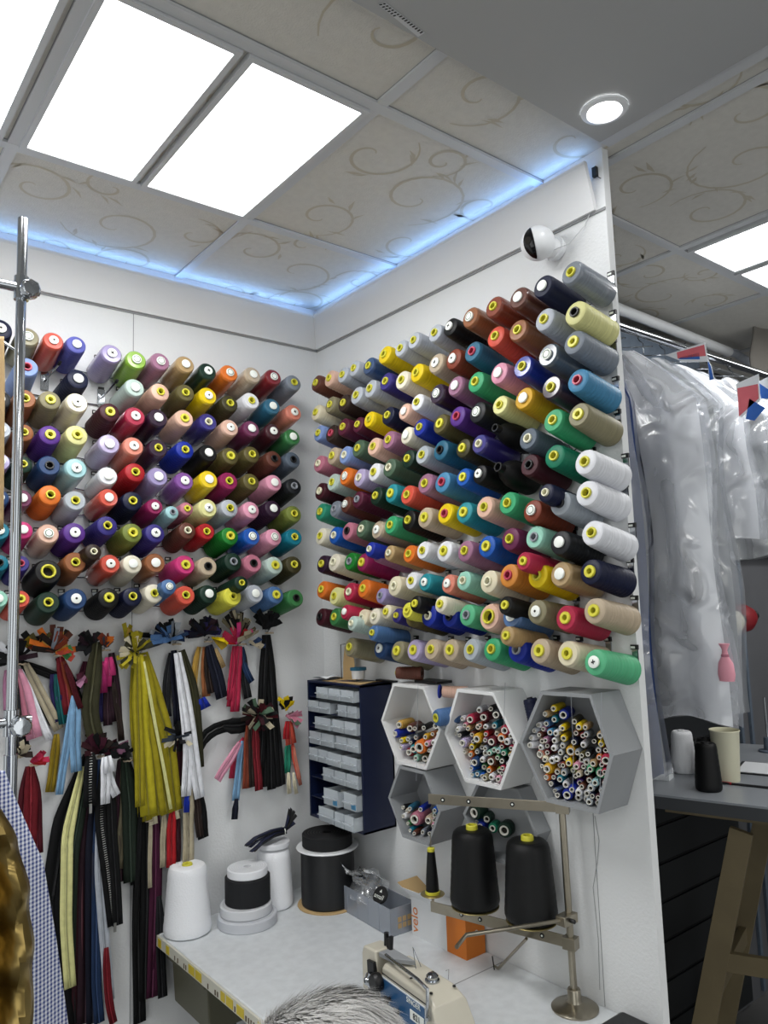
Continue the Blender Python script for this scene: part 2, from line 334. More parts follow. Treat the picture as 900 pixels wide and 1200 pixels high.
d = MB(); d.lathe([(.029, -.003), (.032, -.006), (.041, -.003), (.042, 0)], M['white'], 32); d.build('trim_ring', r)
L = bpy.data.lights.new('downlight_beam', 'AREA'); L.shape = 'DISK'; L.size = .055; L.energy = .4; o = bpy.data.objects.new('downlight_beam', L); o.location = (dp.x, dp.y, sz-.012); col.objects.link(o)
# blue LED strips behind the cove
blue = mat('blue_led', '4a8cff', .5, emit=1.2)
for nm, lo, hi, lab in (('led_strip', (-3.0, -.020, 2.374), (-.02, -.012, 2.378), 'blue LED strip hidden behind the cove over the left thread wall'), ('led_strip', (-.020, YE+.05, 2.374), (-.012, -.03, 2.378), 'blue LED strip glowing behind the cove over the long thread wall')):
    m = MB(); m.box(lo, hi, blue); tag(m.build(nm, smooth=False), lab, 'led strip')
for (x, y, sx, sy, rz_) in ((-1.52, -.006, 2.9, .006, 0), (-.006, -.53, .98, .006, -pi/2)):
    L = bpy.data.lights.new('led_glow', 'AREA'); L.shape = 'RECTANGLE'; L.size = sx; L.size_y = sy; L.energy = .42*sx; L.color = (.30, .55, 1); L.use_shadow = True
    nrm_ = V((0, -.96, .28)) if rz_ == 0 else V((-.96, 0, .28)); ux_ = V((1, 0, 0)) if rz_ == 0 else V((0, 1, 0)); zz_ = -nrm_.normalized(); yy_ = zz_.cross(ux_)
    o = bpy.data.objects.new('led_glow', L); col.objects.link(o)
    o.matrix_world = Matrix(((ux_.x, yy_.x, zz_.x, x), (ux_.y, yy_.y, zz_.y, y), (ux_.z, yy_.z, zz_.z, 2.402), (0, 0, 0, 1)))

# ------------------------------------------------------------------ thread cones
TILT = radians(13); LEN = .105
def body_mesh(kind):
    b = MB(); m = thread_mat('grey')
    if kind == 'std':
        b.lathe([(.0095, .001), (.0255, 0), (.0268, .003), (.0262, .03), (.0250, .065), (.0238, .096), (.0228, .1025), (.0205, .105), (.0095, .1052)], m, 28)
    elif kind == 'nat':  # unwrapped, slightly ridged winding
        pr = [(.0095, .001), (.0258, 0), (.0272, .003)]
        for i in range(9): z = .010+i*.0098; r = .0268-.0032*i/9; pr += [(r-.0006, z-.004), (r+.0002, z), (r+.0002, z+.002)]
        b.lathe(pr+[(.0232, .098), (.022, .1028), (.0198, .1045), (.0095, .1048)], m, 28)
    elif kind == 'bell':
        b.lathe([(.0095, .001), (.030, 0), (.033, .006), (.033, .045), (.031, .062), (.024, .080), (.013, .092), (.0105, .094)], m, 28)
    elif kind == 'fat':
        b.lathe([(.016, .001), (.028, 0), (.030, .004), (.029, .09), (.0265, .1), (.024, .104), (.0145, .1045)], m, 28)
    return b.mesh('thread_winding')
BM = {k: body_mesh(k) for k in ('std', 'nat', 'bell', 'fat')}
def core_mesh(m, ro=.0098, ri=.0062, z=.1, top=.1095):
    b = MB(); b.lathe([(ro, z), (ro, top-.001), (ro-.0008, top), (ri+.0008, top), (ri, top-.001), (ri, z-.006)], m, 20)
    b.lathe([(ri, z-.004), (0.0001, z-.004)], M['hole'], 20); return b.mesh('core')
def cap_mesh(ink, ro=.0108):
    b = MB(); b.lathe([(.0098, .1), (.0098, .1075), (ro, .1080), (ro, .1095), (ro-.001, .1102), (.0001, .1104)], M['label'], 20)
    if ink == 1: b.lathe([(.0026, .1106), (.0001, .1107)], M['hole'], 10)
    elif ink == 2: b.lathe([(.0082, .1105), (.0074, .1107), (.0066, .1105)], rmat('moss'), 18)
    elif ink == 3: b.box((-.004, -.001, .1103), (.004, .001, .1107), M['black']); b.box((-.001, -.004, .1103), (.0015, .004, .1107), M['black'])
    return b.mesh('end_sticker')
CORE = {'y': core_mesh(M['coreyel']), 'c': core_mesh(M['corewhite']), 'k': core_mesh(M['coreblack']), 'g': core_mesh(M['coregrey']), 'p': core_mesh(M['corepink']),
        'Y': core_mesh(M['coreyel'], .0150, .0108), 'B': core_mesh(M['coreblack'], .0112, .0078, .09, .108), 'b': core_mesh(M['coreyel'], .0112, .0050)}
CAPS = [cap_mesh(i) for i in range(4)]
CAPNAME = dict(y='yellow core', c='cream core', k='black core', g='grey core', p='red core', Y='wide yellow core', B='black neck', b='thick yellow core', w='white end sticker')
def nice(c): return c.replace('_', ' ')
ORI = dict(a=(0, 360, 4.5), b=(180, 380, 4.5), c=(0, 550, 4.5), d=(180, 560, 4.5), e=(355, 380, 4.5), f=(540, 290, 4.2857), g=(355, 580, 4.5), h=(540, 480, 3.75))
LEFT = '''
a,5,108,navy,w a,150,150,khaki,w* a,285,172,coral,w* a,407,192,periwinkle,w a,593,240,lilac,w* a,722,273,lime,w* a,850,282,mauve,w* b,172,207,tan,w* b,290,243,dark_green,w* b,405,252,orange,w* b,528,262,beige,w* b,637,274,dark_red,w* b,745,303,grey,y
a,145,310,light_blue,p a,415,374,navy,w a,715,420,pale_mint,w* a,850,442,peach,y b,172,357,olive,y b,292,373,yellow,w* b,407,412,dark_olive,y b,520,399,white,y b,632,428,teal_blue,w* b,745,461,salmon,w*
a,0,480,charcoal,w a,135,477,copper,y a,268,484,khaki,b a,410,499,cream,w* a,583,548,maroon,b a,717,571,crimson,w* a,838,579,plum,w* b,167,492,peach,b b,293,511,indigo,c* b,408,541,peach,w* b,520,547,plum_magenta,w* b,635,561,maroon,w* b,738,590,green,w*
a,8,640,light_grey,w a,130,656,copper,y a,267,669,purple,b a,410,669,pale_yellow,b a,580,718,lavender,w* a,708,729,salmon,w* a,838,739,plum,y* b,170,658,royal_blue,y b,293,675,black,w b,410,690,olive,b b,523,682,olive,y b,640,706,brown,k b,740,710,slate,k
a,5,810,lilac,w* a,125,824,dark_green,y a,263,831,denim,k a,405,846,aqua,w* a,573,886,white,w* a,717,866,red,y a,838,890,lilac,w* b,167,823,orchid,w* b,295,815,yellow,w* b,402,823,magenta,y b,520,826,olive,y b,640,832,pink,w b,745,850,charcoal,g
c,0,145,denim,w c,122,150,plum_magenta,w* c,268,131,orange,y c,400,161,silver,y c,577,146,coral,w* c,703,163,navy,y c,820,193,magenta,w d,103,178,aqua,g d,180,159,dusty_pink,b d,292,156,pale_yellow,w d,407,156,light_grey,y d,520,166,pink,w d,635,159,plum,w d,745,186,olive_green,y
c,0,320,teal,w c,125,316,hot_pink,w c,258,336,peach,w* c,397,331,purple,w c,570,294,indigo,y c,703,331,olive_green,b c,823,333,indigo,w d,183,274,brown,c d,283,280,red,y d,408,303,bright_green,b d,523,306,blue,w* d,640,309,pink,w d,747,309,teal,y
c,0,490,teal,k c,112,493,indigo,p c,257,536,black,Y c,400,487,copper,y c,497,431,dark_brown,c^ c,585,496,coral,w* c,703,496,ivory,w c,823,491,copper,w* d,172,456,hot_pink,b d,290,464,beige,k d,425,439,dark_green,g d,530,448,dusty_pink,k d,645,458,pale_mint,b d,745,454,dark_olive,y
c,-5,680,mint,w c,112,681,coral,b c,257,699,dark_green,y c,403,681,denim,w c,577,674,black,b c,703,668,navy,y c,818,651,ivory,y d,85,571,steel_blue,w^ d,173,616,coral,y d,295,609,dark_green,w d,423,623,lemon,y d,540,608,light_grey,w d,468,551,dark_green,y^ d,650,614,steel_blue,b d,755,631,green,k'''
RIGHT = '''
f,548,120,grey,y* f,405,190,navy,w f,283,247,brown,w* f,158,292,rust,y* f,40,346,copper,w* e,768,8,black,w e,688,40,light_grey,y e,578,80,light_grey,y e,508,122,light_grey,y e,422,155,yellow,y e,340,215,denim,y* e,262,228,light_grey,y e,202,262,light_grey,y e,132,281,peach,y e,62,305,brown,y
f,567,322,pale_yellow,k f,412,356,light_grey,y f,280,410,copper,y* f,167,441,coral,y f,52,518,teal_blue,p e,785,178,rust,w e,695,200,beige,w* e,592,251,yellow,y e,515,290,ivory,y e,430,297,indigo,y e,347,335,light_grey,y e,275,370,light_grey,y e,207,411,dark_brown,y e,137,420,khaki,y e,62,461,cream,y
f,560,470,grey,b f,430,535,slate,w* f,303,593,royal_blue,y* f,183,626,pink,w f,67,670,jade,y e,797,320,mauve,w* e,700,362,plum,w* e,595,406,white,y e,528,456,peach,w e,440,476,navy,y e,343,497,yellow,y e,282,525,wine,y e,205,538,wine,y e,142,571,dark_brown,p e,75,570,light_blue,y
f,580,662,sky,p f,447,698,plum,y* f,310,753,mustard,w f,190,787,pale_yellow,y f,75,823,charcoal,w e,805,481,purple,p e,717,520,olive,b e,610,539,royal_blue,y e,538,581,ivory,w e,445,606,mauve,y e,365,641,peach,y e,283,650,moss,y e,213,686,light_blue,c e,148,690,beige,y e,75,731,dusty_pink,c
h,512,18,khaki,b h,400,43,jade,y h,290,124,slate,c h,147,78,black,B h,75,147,indigo,c* h,3,166,dark_olive,b e,718,660,teal_blue,k e,622,685,silver,y e,545,705,dark_green,y e,447,752,moss,c e,367,776,white,y e,290,805,lavender,c e,217,798,orange,w e,148,830,pale_mint,y e,82,877,maroon,c
h,540,226,white,y h,405,201,emerald,y h,296,240,maroon,k h,160,250,black,B h,75,280,black,w h,5,294,blue,b e,727,829,sky,p e,637,836,mauve,y* e,543,896,coral,y e,457,888,turquoise,b e,377,901,dark_green,y e,280,920,wine,g e,218,946,brown,w g,160,70,grey,g* g,85,85,sea_green,y
h,547,364,white,y h,430,408,silver,k h,367,362,navy,c^ h,307,441,rust,w h,200,408,jade,y h,98,426,peach,y h,8,448,turquoise,b g,742,95,yellow,p g,635,116,beige,b g,548,130,black,y g,455,156,jade,y g,385,181,beige,w* g,303,176,moss,c g,228,187,dusty_pink,k g,158,210,blue,c g,85,214,ivory,y
h,570,538,white,y h,430,581,charcoal,w h,318,558,mint,g h,210,566,plum_magenta,y h,270,664,crimson,b^ h,107,598,blue,b h,12,618,mauve,y g,737,293,white,b g,625,290,white,y g,553,308,orange,y g,447,303,tan,c g,387,310,mauve,g g,345,283,royal_blue,c^ g,305,353,magenta,b g,240,348,bright_green,g g,155,352,ivory,c g,93,361,plum,y
h,563,710,navy,b h,432,721,tan,w* h,330,727,yellow,y h,203,726,amber,p h,115,753,cream,c h,5,749,mint,c g,757,465,salmon,w g,637,458,turquoise,w g,565,450,white,y g,475,478,cream,c g,403,528,lilac,g g,312,491,orange,y g,237,509,crimson,c g,160,531,pale_yellow,y g,92,496,orange,y
h,580,882,beige,b h,455,914,crimson,b h,327,886,khaki,w h,217,906,steel_blue,w* h,190,857,black,b^ h,118,908,peach,Y h,20,901,spring_green,g g,765,638,royal_blue,k g,655,634,royal_blue,c g,718,573,ivory,b^ g,585,571,black,b^ g,545,606,lemon,b^ g,570,638,olive,y g,487,633,indigo,y g,432,614,cream,b g,370,638,ivory,c g,305,646,cream,c g,215,614,crimson,w^ g,250,674,pale_mint,c^ g,160,641,green,y g,85,641,maroon,k
h,583,1109,spring_green,w h,463,1071,cream,b h,340,1058,beige,b h,240,1053,royal_blue,g h,130,1051,jade,y h,38,1053,silver,y h,195,991,tan,b^ g,770,815,beige,b g,670,812,beige,y g,577,816,lavender,b g,490,820,khaki,b g,400,808,denim,w g,240,800,khaki,y* g,360,725,steel_blue,y^'''
ORD = ['top', 'second', 'third', 'fourth', 'fifth', 'sixth', 'seventh', 'eighth', 'ninth', 'tenth', 'bottom']
rnd = random.Random(11); cones = []
for wall, data in (('left', LEFT), ('right', RIGHT)):
    rows = data.strip().split('\n')
    for ri, row in enumerate(rows):
        L_ = []
        for it in row.split():
            z, x, y, c_, k_ = it.split(','); o_ = ORI[z]; px = o_[0]+float(x)/o_[2]; py = o_[1]+float(y)/o_[2]
            front = '^' in k_; wrap = '*' in k_; k_ = k_[0]
            D = .005+(LEN+.004)*cos(TILT)+.004+(.028 if front else 0)
            P = at(px, py, 0 if wall == 'right' else 1, -D)
            L_.append(dict(P=P, c=c_, k=k_, wrap=wrap, front=front, wall=wall, row=ri, nrows=len(rows), px=px))
        L_.sort(key=lambda d_: d_['px']); 
        for i, d_ in enumerate(L_): d_['prev'] = L_[i-1]['c'] if i else None; d_['next'] = L_[i+1]['c'] if i+1 < len(L_) else None; d_['i'] = i; d_['n'] = len(L_)
        cones += L_
for d_ in cones:  # radius limited by the closest neighbour on the same wall
    h_ = 1 if d_['wall'] == 'right' else 0; best = 9
    for e_ in cones:
        if e_ is d_ or e_['wall'] != d_['wall'] or e_['front'] != d_['front']: continue
        best = min(best, hypot(d_['P'][h_]-e_['P'][h_], d_['P'].z-e_['P'].z))
    lim = .0600 if 'B' in (d_['k'],) else .0525
    d_['s'] = max(.72, min(1.08, best/lim)) if best < .06 else 1.05
    if d_['front']: d_['s'] = .82
used_labels = set()
def rowname(d_): return 'bottom row' if d_['row'] == d_['nrows']-1 else ORD[d_['row']]+' row'
def cone_label(d_):
    wl = 'left wall' if d_['wall'] == 'left' else 'long right wall'; c_ = nice(d_['c']); cap = CAPNAME[d_['k']]
    base = f"{c_} thread cone, {cap}, {wl} {rowname(d_)}"
    opts = []
    if d_['prev']: opts.append(f"{base}, right of {nice(d_['prev'])}")
    if d_['next']: opts.append(f"{base}, left of {nice(d_['next'])}")
    if d_['prev'] and d_['next']: opts.append(f"{c_} thread cone in {wl} {rowname(d_)}, between {nice(d_['prev'])} and {nice(d_['next'])}")
    if not d_['prev']: opts.insert(0, base+', first from the left')
    if not d_['next']: opts.insert(0, base+', last on the right')
    N = ['first', 'second', 'third', 'fourth', 'fifth', 'sixth', 'seventh', 'eighth', 'ninth', 'tenth', 'eleventh', 'twelfth', 'thirteenth']
    k = d_['i']; j = d_['n']-1-d_['i']
    opts.append(f"{c_} thread cone, {wl} {rowname(d_)}, {N[min(k, j, 12)]} from the {'left' if k <= j else 'right'} end")
    for o in opts:
        if o not in used_labels and len(o.replace(',', '').split()) <= 16: used_labels.add(o); return o
    return opts[-1]
def setmat(o, m):
    for s_ in o.material_slots[:1]: s_.link = 'OBJECT'; s_.material = m
for d_ in cones:
    h_ = 0 if d_['wall'] == 'right' else 1
    a = V((0, 0, sin(TILT)+rnd.uniform(-.03, .03))); a[h_] = -cos(TILT); a[1-h_] = rnd.uniform(-.025, .025); a.normalize()
    k = d_['k']; kind = 'bell' if k == 'B' else 'fat' if k == 'Y' else ('std' if d_['wrap'] or rnd.random() < .35 else 'nat')
    o = bpy.data.objects.new('thread_cone', BM[kind]); col.objects.link(o); setmat(o, thread_mat(d_['c'], d_['wrap']))
    o.rotation_euler = zto(a).to_euler(); o.location = d_['P']-a*(LEN+.004); o.scale = (d_['s'], d_['s'], 1)
    tag(o, cone_label(d_), 'thread cone', f"thread cones on the {'left' if h_ else 'long right'} wall")
    if k == 'w': me = CAPS[rnd.choice([0, 0, 0, 1, 2, 3])]; nm = 'end_sticker'
    else: me = CORE[k]; nm = 'core'
    q = bpy.data.objects.new(nm, me); col.objects.link(q); q.parent = o
    q.rotation_euler = (0, 0, rnd.uniform(0, 6.28)); d_['base'] = V(o.location)
# racks: one steel rail per row, with a peg and a clip for every cone
clipm = MB(); clipm.box((-.006, -.003, -.018), (.006, 0, .004), M['chrome']); clipm.box((-.0075, -.005, .004), (.0075, 0, .013), M['black']); clipm.box((-.0065, -.0055, .006), (.0025, -.005, .010), M['label'])
clipm = clipm.mesh('clip', False)
pegm = MB(); pegm.tube([(0, 0, -.006), (0, 0, .07)], .0022, M['chrome']); pegm = pegm.mesh('peg')
for wall, nr in (('left', 9), ('right', 11)):
    for ri in range(nr):
        L_ = [d_ for d_ in cones if d_['wall'] == wall and d_['row'] == ri and not d_['front']]
        h_ = 0 if wall == 'right' else 1; w_ = 1-h_
        L_.sort(key=lambda d_: d_['base'][w_])
        rail = empty('thread_rack', (0, 0, 0)); tag(rail, f"steel peg rail holding the {rowname(L_[0])} of thread cones on the {'left' if h_ else 'long right'} wall", 'thread rack', 'wall thread rack rails')
        m = MB(); pts = []
        for d_ in L_:
            p = V(d_['base']); p[h_] = -.004; p.z -= .004; pts.append(p)
        m.tube(pts, .0015, M['chrome'], 6); m.build('rail', rail)
        for d_ in L_:
            p = V(d_['base']); q = bpy.data.objects.new('peg', pegm); col.objects.link(q); q.parent = rail; q.location = p
            a = V((0, 0, sin(TILT))); a[h_] = -cos(TILT); q.rotation_euler = zto(a).to_euler()
            q = bpy.data.objects.new('clip', clipm); col.objects.link(q); q.parent = rail; p2 = V(p); p2[h_] = -.0005; p2.z += .034 if h_ == 0 else .036; p2[w_] += (-.012 if h_ == 0 else 0)
            q.location = p2; q.rotation_euler = (0, 0, -pi/2 if h_ == 0 else 0)
# two empty rack pegs where a cone is missing on the left wall
for px, py, lab in ((52, 445, 'empty chrome peg left of the navy cone on the left wall'), (118, 465, 'empty chrome peg above the maroon cone on the left wall')):
    p = at(px, py, 1, -.001); r = empty('rack_peg', p); tag(r, lab, 'rack peg', 'empty rack pegs on the left wall')
    m = MB(); m.box((-.009, -.004, -.026), (.009, 0, .018), M['chrome']); m.box((-.007, -.005, .018), (.007, 0, .024), M['black']); m.build('bracket', r)
    m = MB(); m.tube([(0, -.004, -.004), (.006, -.03, .006), (.014, -.07, .022)], .0022, M['chrome']); m.build('arm', r)
    m = MB(); m.tube([(.0137, -.069, .021), (.015, -.078, .026)], .0038, M['black']); m.build('rubber_tip', r)

# ------------------------------------------------------------------ loose cones around the hexagon shelves
def lone_cone(P, d, colr, k, label, s=1, kind='nat', wrap=False, L=1.0):
    o = bpy.data.objects.new('thread_cone', BM[kind]); col.objects.link(o); setmat(o, thread_mat(colr, wrap)); o.rotation_euler = zto(d).to_euler(); o.location = P; o.scale = (s, s, s*L)
    tag(o, label, 'thread cone')
    q = bpy.data.objects.new('core', CORE[k]); col.objects.link(q); q.parent = o; return o
# ------------------------------------------------------------------ hexagon shelves
def hexagon(name_pts, depth, m, label, th=.007, w=None):
    """name_pts: front outline (y,z) clockwise"""
    r = empty('hexagon_shelf', (0, 0, 0)); tag(r, label, 'shelf', 'hexagonal wall shelves')
    P = [V((0, y, z)) for y, z in name_pts]; c_ = sum(P, V())/6; r.location = (-.001, c_.y, c_.z)
    out = [p-c_ for p in P]; inn = [p*(1-th/(p.length*.87)) for p in out]
    X = V((-depth, 0, 0)); B0 = V((-.004, 0, 0)); mb = MB()
    v = [p+X for p in out]+[p+X for p in inn]+out+[p+B0 for p in inn]
    fs = []
    for i in range(6):
        j = (i+1) % 6; fs += [(i, j, 6+j, 6+i), (i, 12+i, 12+j, j), (6+i, 6+j, 18+j, 18+i), ]
    mb.add(v, fs, m); mb.build('shell', r, smooth=False)
    mb = MB(); mb.prism([p*1.0+V((-.0005, 0, 0)) for p in inn], (-.0045, 0, 0), m); mb.build('back_panel', r, smooth=False)
    return r, [(p+c_) for p in inn], c_
H1 = [(-.432, 1.331), (-.545, 1.331), (-.597, 1.238), (-.542, 1.143), (-.436, 1.143), (-.380, 1.238)]
H2 = [(-.655, 1.333), (-.765, 1.333), (-.825, 1.238), (-.772, 1.137), (-.668, 1.137), (-.608, 1.232)]
H3 = [(-.892, 1.345), (-1.010, 1.347), (-1.050, 1.243), (-1.010, 1.135), (-.891, 1.135), (-.829, 1.240)]
H4 = [(-.444, 1.139), (-.538, 1.139), (-.586, 1.060), (-.540, .976), (-.448, .976), (-.398, 1.058)]
H5 = [(-.660, 1.131), (-.775, 1.131), (-.822, 1.050), (-.775, .970), (-.660, .970), (-.606, 1.050)]
DEP = .09
hx = {}
for key, pts, m, lab in (('1', H1, M['hexw'], 'white hexagonal shelf beside the navy drawer cabinet, half full of small spools'), ('2', H2, M['hexw'], 'white hexagonal shelf in the middle, packed with small spools'),
        ('3', H3, M['hexg'], 'largest grey hexagonal shelf near the wall edge, packed with small spools'), ('4', H4, M['hexg'], 'lower grey hexagonal shelf holding a big pink spool'), ('5', H5, M['hexg'], 'lower grey hexagonal shelf behind the two big black cones')):
    hx[key] = hexagon(pts, DEP if key != '5' else .042, m, lab)
S1 = '120,358,L,gold 180,372,L,brown 225,370,m,dark_brown 265,368,m,black 345,355,L,black 105,400,L,royal_blue 145,440,m,yellow 180,440,m,grey 215,425,m,slate 285,420,m,mustard 315,405,s,copper 355,403,m,yellow 150,480,m,lavender 205,480,L,turquoise 263,480,X,orange 300,460,m,pink 330,455,m,white 180,512,L,dark_red 225,545,m,mint 270,560,L,olive 325,500,s,copper 345,430,s,red 310,500,s,grey 195,460,s,navy'
S2 = '585,265,m,white 655,257,m,black 710,288,L,charcoal 545,318,L,crimson 622,305,L,burgundy 495,313,s,white 450,350,s,white 515,352,s,dusty_pink 487,375,s,white 448,405,s,grey 540,370,s,tan 578,365,m,peach 602,352,s,rust 630,362,s,white 703,352,m,teal 755,382,L,crimson 553,407,s,brown 597,430,L,mustard 640,403,s,red 695,403,s,cream 733,427,L,orange 635,440,s,mauve 492,408,s,charcoal 505,453,L,lavender 558,447,s,denim 668,455,L,burgundy 550,482,m,yellow 603,485,s,khaki 637,487,s,grey 680,500,s,mint 725,480,s,dark_red 775,447,m,white 790,415,s,white 805,453,s,mauve 780,530,m,gold 495,515,m,beige 540,530,m,orange 575,510,s,grey 625,520,m,white 668,510,s,mint 700,505,s,aqua 740,515,m,sea_green 790,485,s,crimson 548,562,m,red 583,568,L,denim 622,553,s,white 672,563,L,brown 710,540,s,green 738,565,m,charcoal 768,580,s,grey 565,600,s,blue 615,600,m,green 650,630,m,orange 710,620,m,lime 740,628,s,plum 590,637,s,sky 620,650,s,blue 563,640,s,sky 647,658,m,khaki 683,655,m,white 718,667,m,pink 745,600,s,crimson'
S3 = '235,235,m,tan 278,205,m,yellow 335,243,L,royal_blue 280,270,m,teal 395,283,m,dark_olive 440,312,m,yellow 482,318,s,tan 350,318,s,yellow 235,295,m,steel_blue 183,293,s,white 175,328,s,light_grey 155,372,s,white 268,343,m,sky 305,345,s,white 318,325,s,white 213,320,s,mauve 205,360,s,brown 407,350,s,brown 463,362,s,dark_red 490,347,s,grey 560,318,m,moss 565,355,m,tan 340,380,m,yellow 290,393,s,white 248,388,s,mauve 217,398,s,beige 150,418,m,white 210,435,s,white 238,425,s,wine 398,402,m,navy 455,420,s,white 513,398,s,black 565,430,s,yellow 605,425,m,beige 300,437,s,white 328,430,s,light_grey 240,465,s,burgundy 325,463,s,silver 372,458,L,mustard 432,463,s,grey 465,488,s,olive 498,468,s,charcoal 540,465,s,grey 597,483,s,brown 650,445,m,light_grey 165,495,L,salmon 235,503,m,cream 285,508,m,white 312,498,s,white 343,497,s,grey 383,525,m,yellow 437,510,s,white 485,533,m,white 527,530,m,tan 562,500,s,orange 600,535,s,burgundy 637,528,L,crimson 340,537,s,rust 315,545,s,mauve 417,545,m,pink 213,545,s,black 252,562,L,mustard 303,573,m,tan 360,575,m,grey 395,570,s,lime 455,548,s,wine 447,585,s,beige 487,583,s,slate 522,568,m,jade 557,605,L,jade 620,593,s,crimson 418,600,s,dark_brown 232,612,m,orange 285,605,s,wine 335,630,m,teal 425,640,m,purple 272,652,m,navy 487,640,m,brown 535,650,m,aqua 480,670,s,brown 590,670,m,wine 275,690,m,light_blue 310,705,m,navy 360,672,m,white 420,690,m,royal_blue 375,730,L,royal_blue 445,722,m,white 490,715,m,white 525,690,m,silver 530,730,s,navy 585,712,s,grey 423,765,m,white 467,768,m,white 508,770,m,silver 550,765,m,wine 570,745,s,maroon'
S4 = '140,838,m,black 150,890,m,white 175,855,s,beige 215,905,X,dusty_pink 260,845,m,royal_blue 290,915,L,beige 320,945,s,pink 185,925,s,green 235,985,s,brown 265,980,s,grey 300,990,m,navy 205,965,s,teal 340,880,m,turquoise 200,840,m,teal_blue 330,910,s,mauve 350,850,m,blue'
S5 = '535,890,X,dark_green 600,925,L,royal_blue 650,900,L,dark_green 700,950,L,emerald 760,965,X,dark_green 560,935,m,blue'
SZ = dict(s=.86, m=1.0, L=1.45, X=2.2)
mb_ = MB(); mb_.lathe([(.0045, .003), (.0062, .002), (.0076, .006), (.0074, .0465), (.0066, .0500), (.0042, .0508)], thread_mat('grey'), 16); SPB = mb_.mesh('spool_winding')
mb_ = MB(); mb_.lathe([(.0046, 0), (.0048, .001), (.0044, .0535), (.0048, .0540), (.0048, .0548), (.0034, .0548), (.0031, .053), (.0031, .046)], mat('paper_tube', 'cfcdc4', .6), 16); mb_.lathe([(.0035, .0475), (.0001, .0475)], M['hole'], 12); SPT = mb_.mesh('tube')
hexnames = {'1': 'white shelf by the navy cabinet', '2': 'middle white shelf', '3': 'big grey shelf', '4': 'lower grey shelf under the white ones', '5': 'grey shelf behind the black cones'}
sp_used = {}
for key, data, org in (('1', S1, (440, 780)), ('2', S2, (440, 780)), ('3', S3, (590, 790)), ('4', S4, (440, 780)), ('5', S5, (440, 780))):
    r_, inn, c_ = hx[key]; items = []
    for it in data.split():
        x, y, s_, c0 = it.split(','); P = at(org[0]+float(x)/5, org[1]+float(y)/5, 0, -.080 if key != '5' else -.034); items.append([P.y, P.z, .0074*SZ[s_], c0, s_])
    edges = []
    for i in range(6):
        a, b = inn[i], inn[(i+1) % 6]; n_ = V((0, -(b.z-a.z), b.y-a.y)).normalized()
        if n_.dot(c_-a) < 0: n_ = -n_
        edges.append((a, n_))
    for itn in range(160):
        for i in range(len(items)):
            for j in range(i+1, len(items)):
                A_, B2 = items[i], items[j]; dy, dz = B2[0]-A_[0], B2[1]-A_[1]; dd = hypot(dy, dz) or 1e-5; mn = (A_[2]+B2[2])*1.0
                if dd < mn: k = (mn-dd)/dd*.45; A_[0] -= dy*k; A_[1] -= dz*k; B2[0] += dy*k; B2[1] += dz*k
        for A_ in items:
            for a, n_ in edges:
                q = (A_[0]-a.y)*n_.y+(A_[1]-a.z)*n_.z
                if q < A_[2]+.0005: A_[0] += n_.y*(A_[2]+.0005-q); A_[1] += n_.z*(A_[2]+.0005-q)
    rowsz = sorted(items, key=lambda t: -t[1])
    for n_, (y, z, rad, c0, s_) in enumerate(items):
        room = 9
        for a_e, n_e in edges:
            if n_e.y < -.1: room = min(room, max(0, ((y-a_e.y)*n_e.y+(z-a_e.z)*n_e.z-rad)/-n_e.y))
        ty = min(.46, room/.060)+rnd.uniform(-.04, .04)
        sc = SZ[s_]*.98; a = V((-1, -max(0, ty), rnd.uniform(-.03, .06)*(.3 if s_ in 'LX' else 1))).normalized()
        ln = (sc if s_ in 'sm' else 1.15)*(1 if key != '5' else .55)
        o = bpy.data.objects.new('thread_spool', SPB); col.objects.link(o); setmat(o, thread_mat(c0)); o.scale = (sc, sc, ln)
        tip = (-.078 if key != '5' else -.036)-rnd.uniform(-.009, .007); o.location = V((tip, y, z))-a*.0548*ln; o.rotation_euler = zto(a).to_euler()
        q = bpy.data.objects.new('tube', SPT); col.objects.link(q); q.parent = o
        # position wording: nearest neighbours above and left
        vz = 'upper' if z > c_.z+.028 else 'lower' if z < c_.z-.028 else 'middle'; vy = 'left' if y > c_.y+.03 else 'right' if y < c_.y-.03 else 'centre'
        size = {'s': 'small', 'm': 'small', 'L': 'fat', 'X': 'big'}[s_]
        near = sorted((hypot(t[0]-y, t[1]-z), t[3], t) for t in items if t is not items[n_])
        lab = None
        cands = [f"{size} {nice(c0)} thread spool in the {hexnames[key]}"]
        def rel(t): 
            return 'below' if t[1]-z > abs(t[0]-y) else 'above' if z-t[1] > abs(t[0]-y) else ('right of' if t[0] > y else 'left of')
        for _, nc, t in near[:8]: cands.append(f"{size} {nice(c0)} spool {rel(t)} {nice(nc)} spool, {hexnames[key]}")
        for _, nc, t in near[:8]: cands.append(f"{nice(c0)} spool {rel(t)} {nice(nc)} one, {vz} {vy} of {hexnames[key]}")
        if sum(1 for t in items if t[3] == c0 and SZ[t[4]] == SZ[s_]) > 1: cands = cands[1:]
        for cc in cands:
            if cc not in sp_used and len(cc.replace(',', '').split()) <= 16: lab = cc; break
        if not lab: lab = cands[-1]
        sp_used[lab] = 1; tag(o, lab, 'thread spool', 'small spools in the '+hexnames[key])
lone_cone(at(535, 838, 0, -.058), (-.97, .20, -.02), 'steel_blue', 'Y', 'steel blue cone with wide yellow core wedged between the white hexagon shelves', .66, 'fat', L=.78)
lone_cone(at(548, 812, 0, -.034), (-.55, .83, .05), 'peach', 'k', 'peach thread cone with blue end lying above the white hexagon shelves', .55, 'std')
bl = MB(); bl.lathe([(.0001, 0), (.014, 0), (.0155, .002), (.0155, .004), (.012, .005), (.0001, .0045)], rmat('royal_blue'), 24)
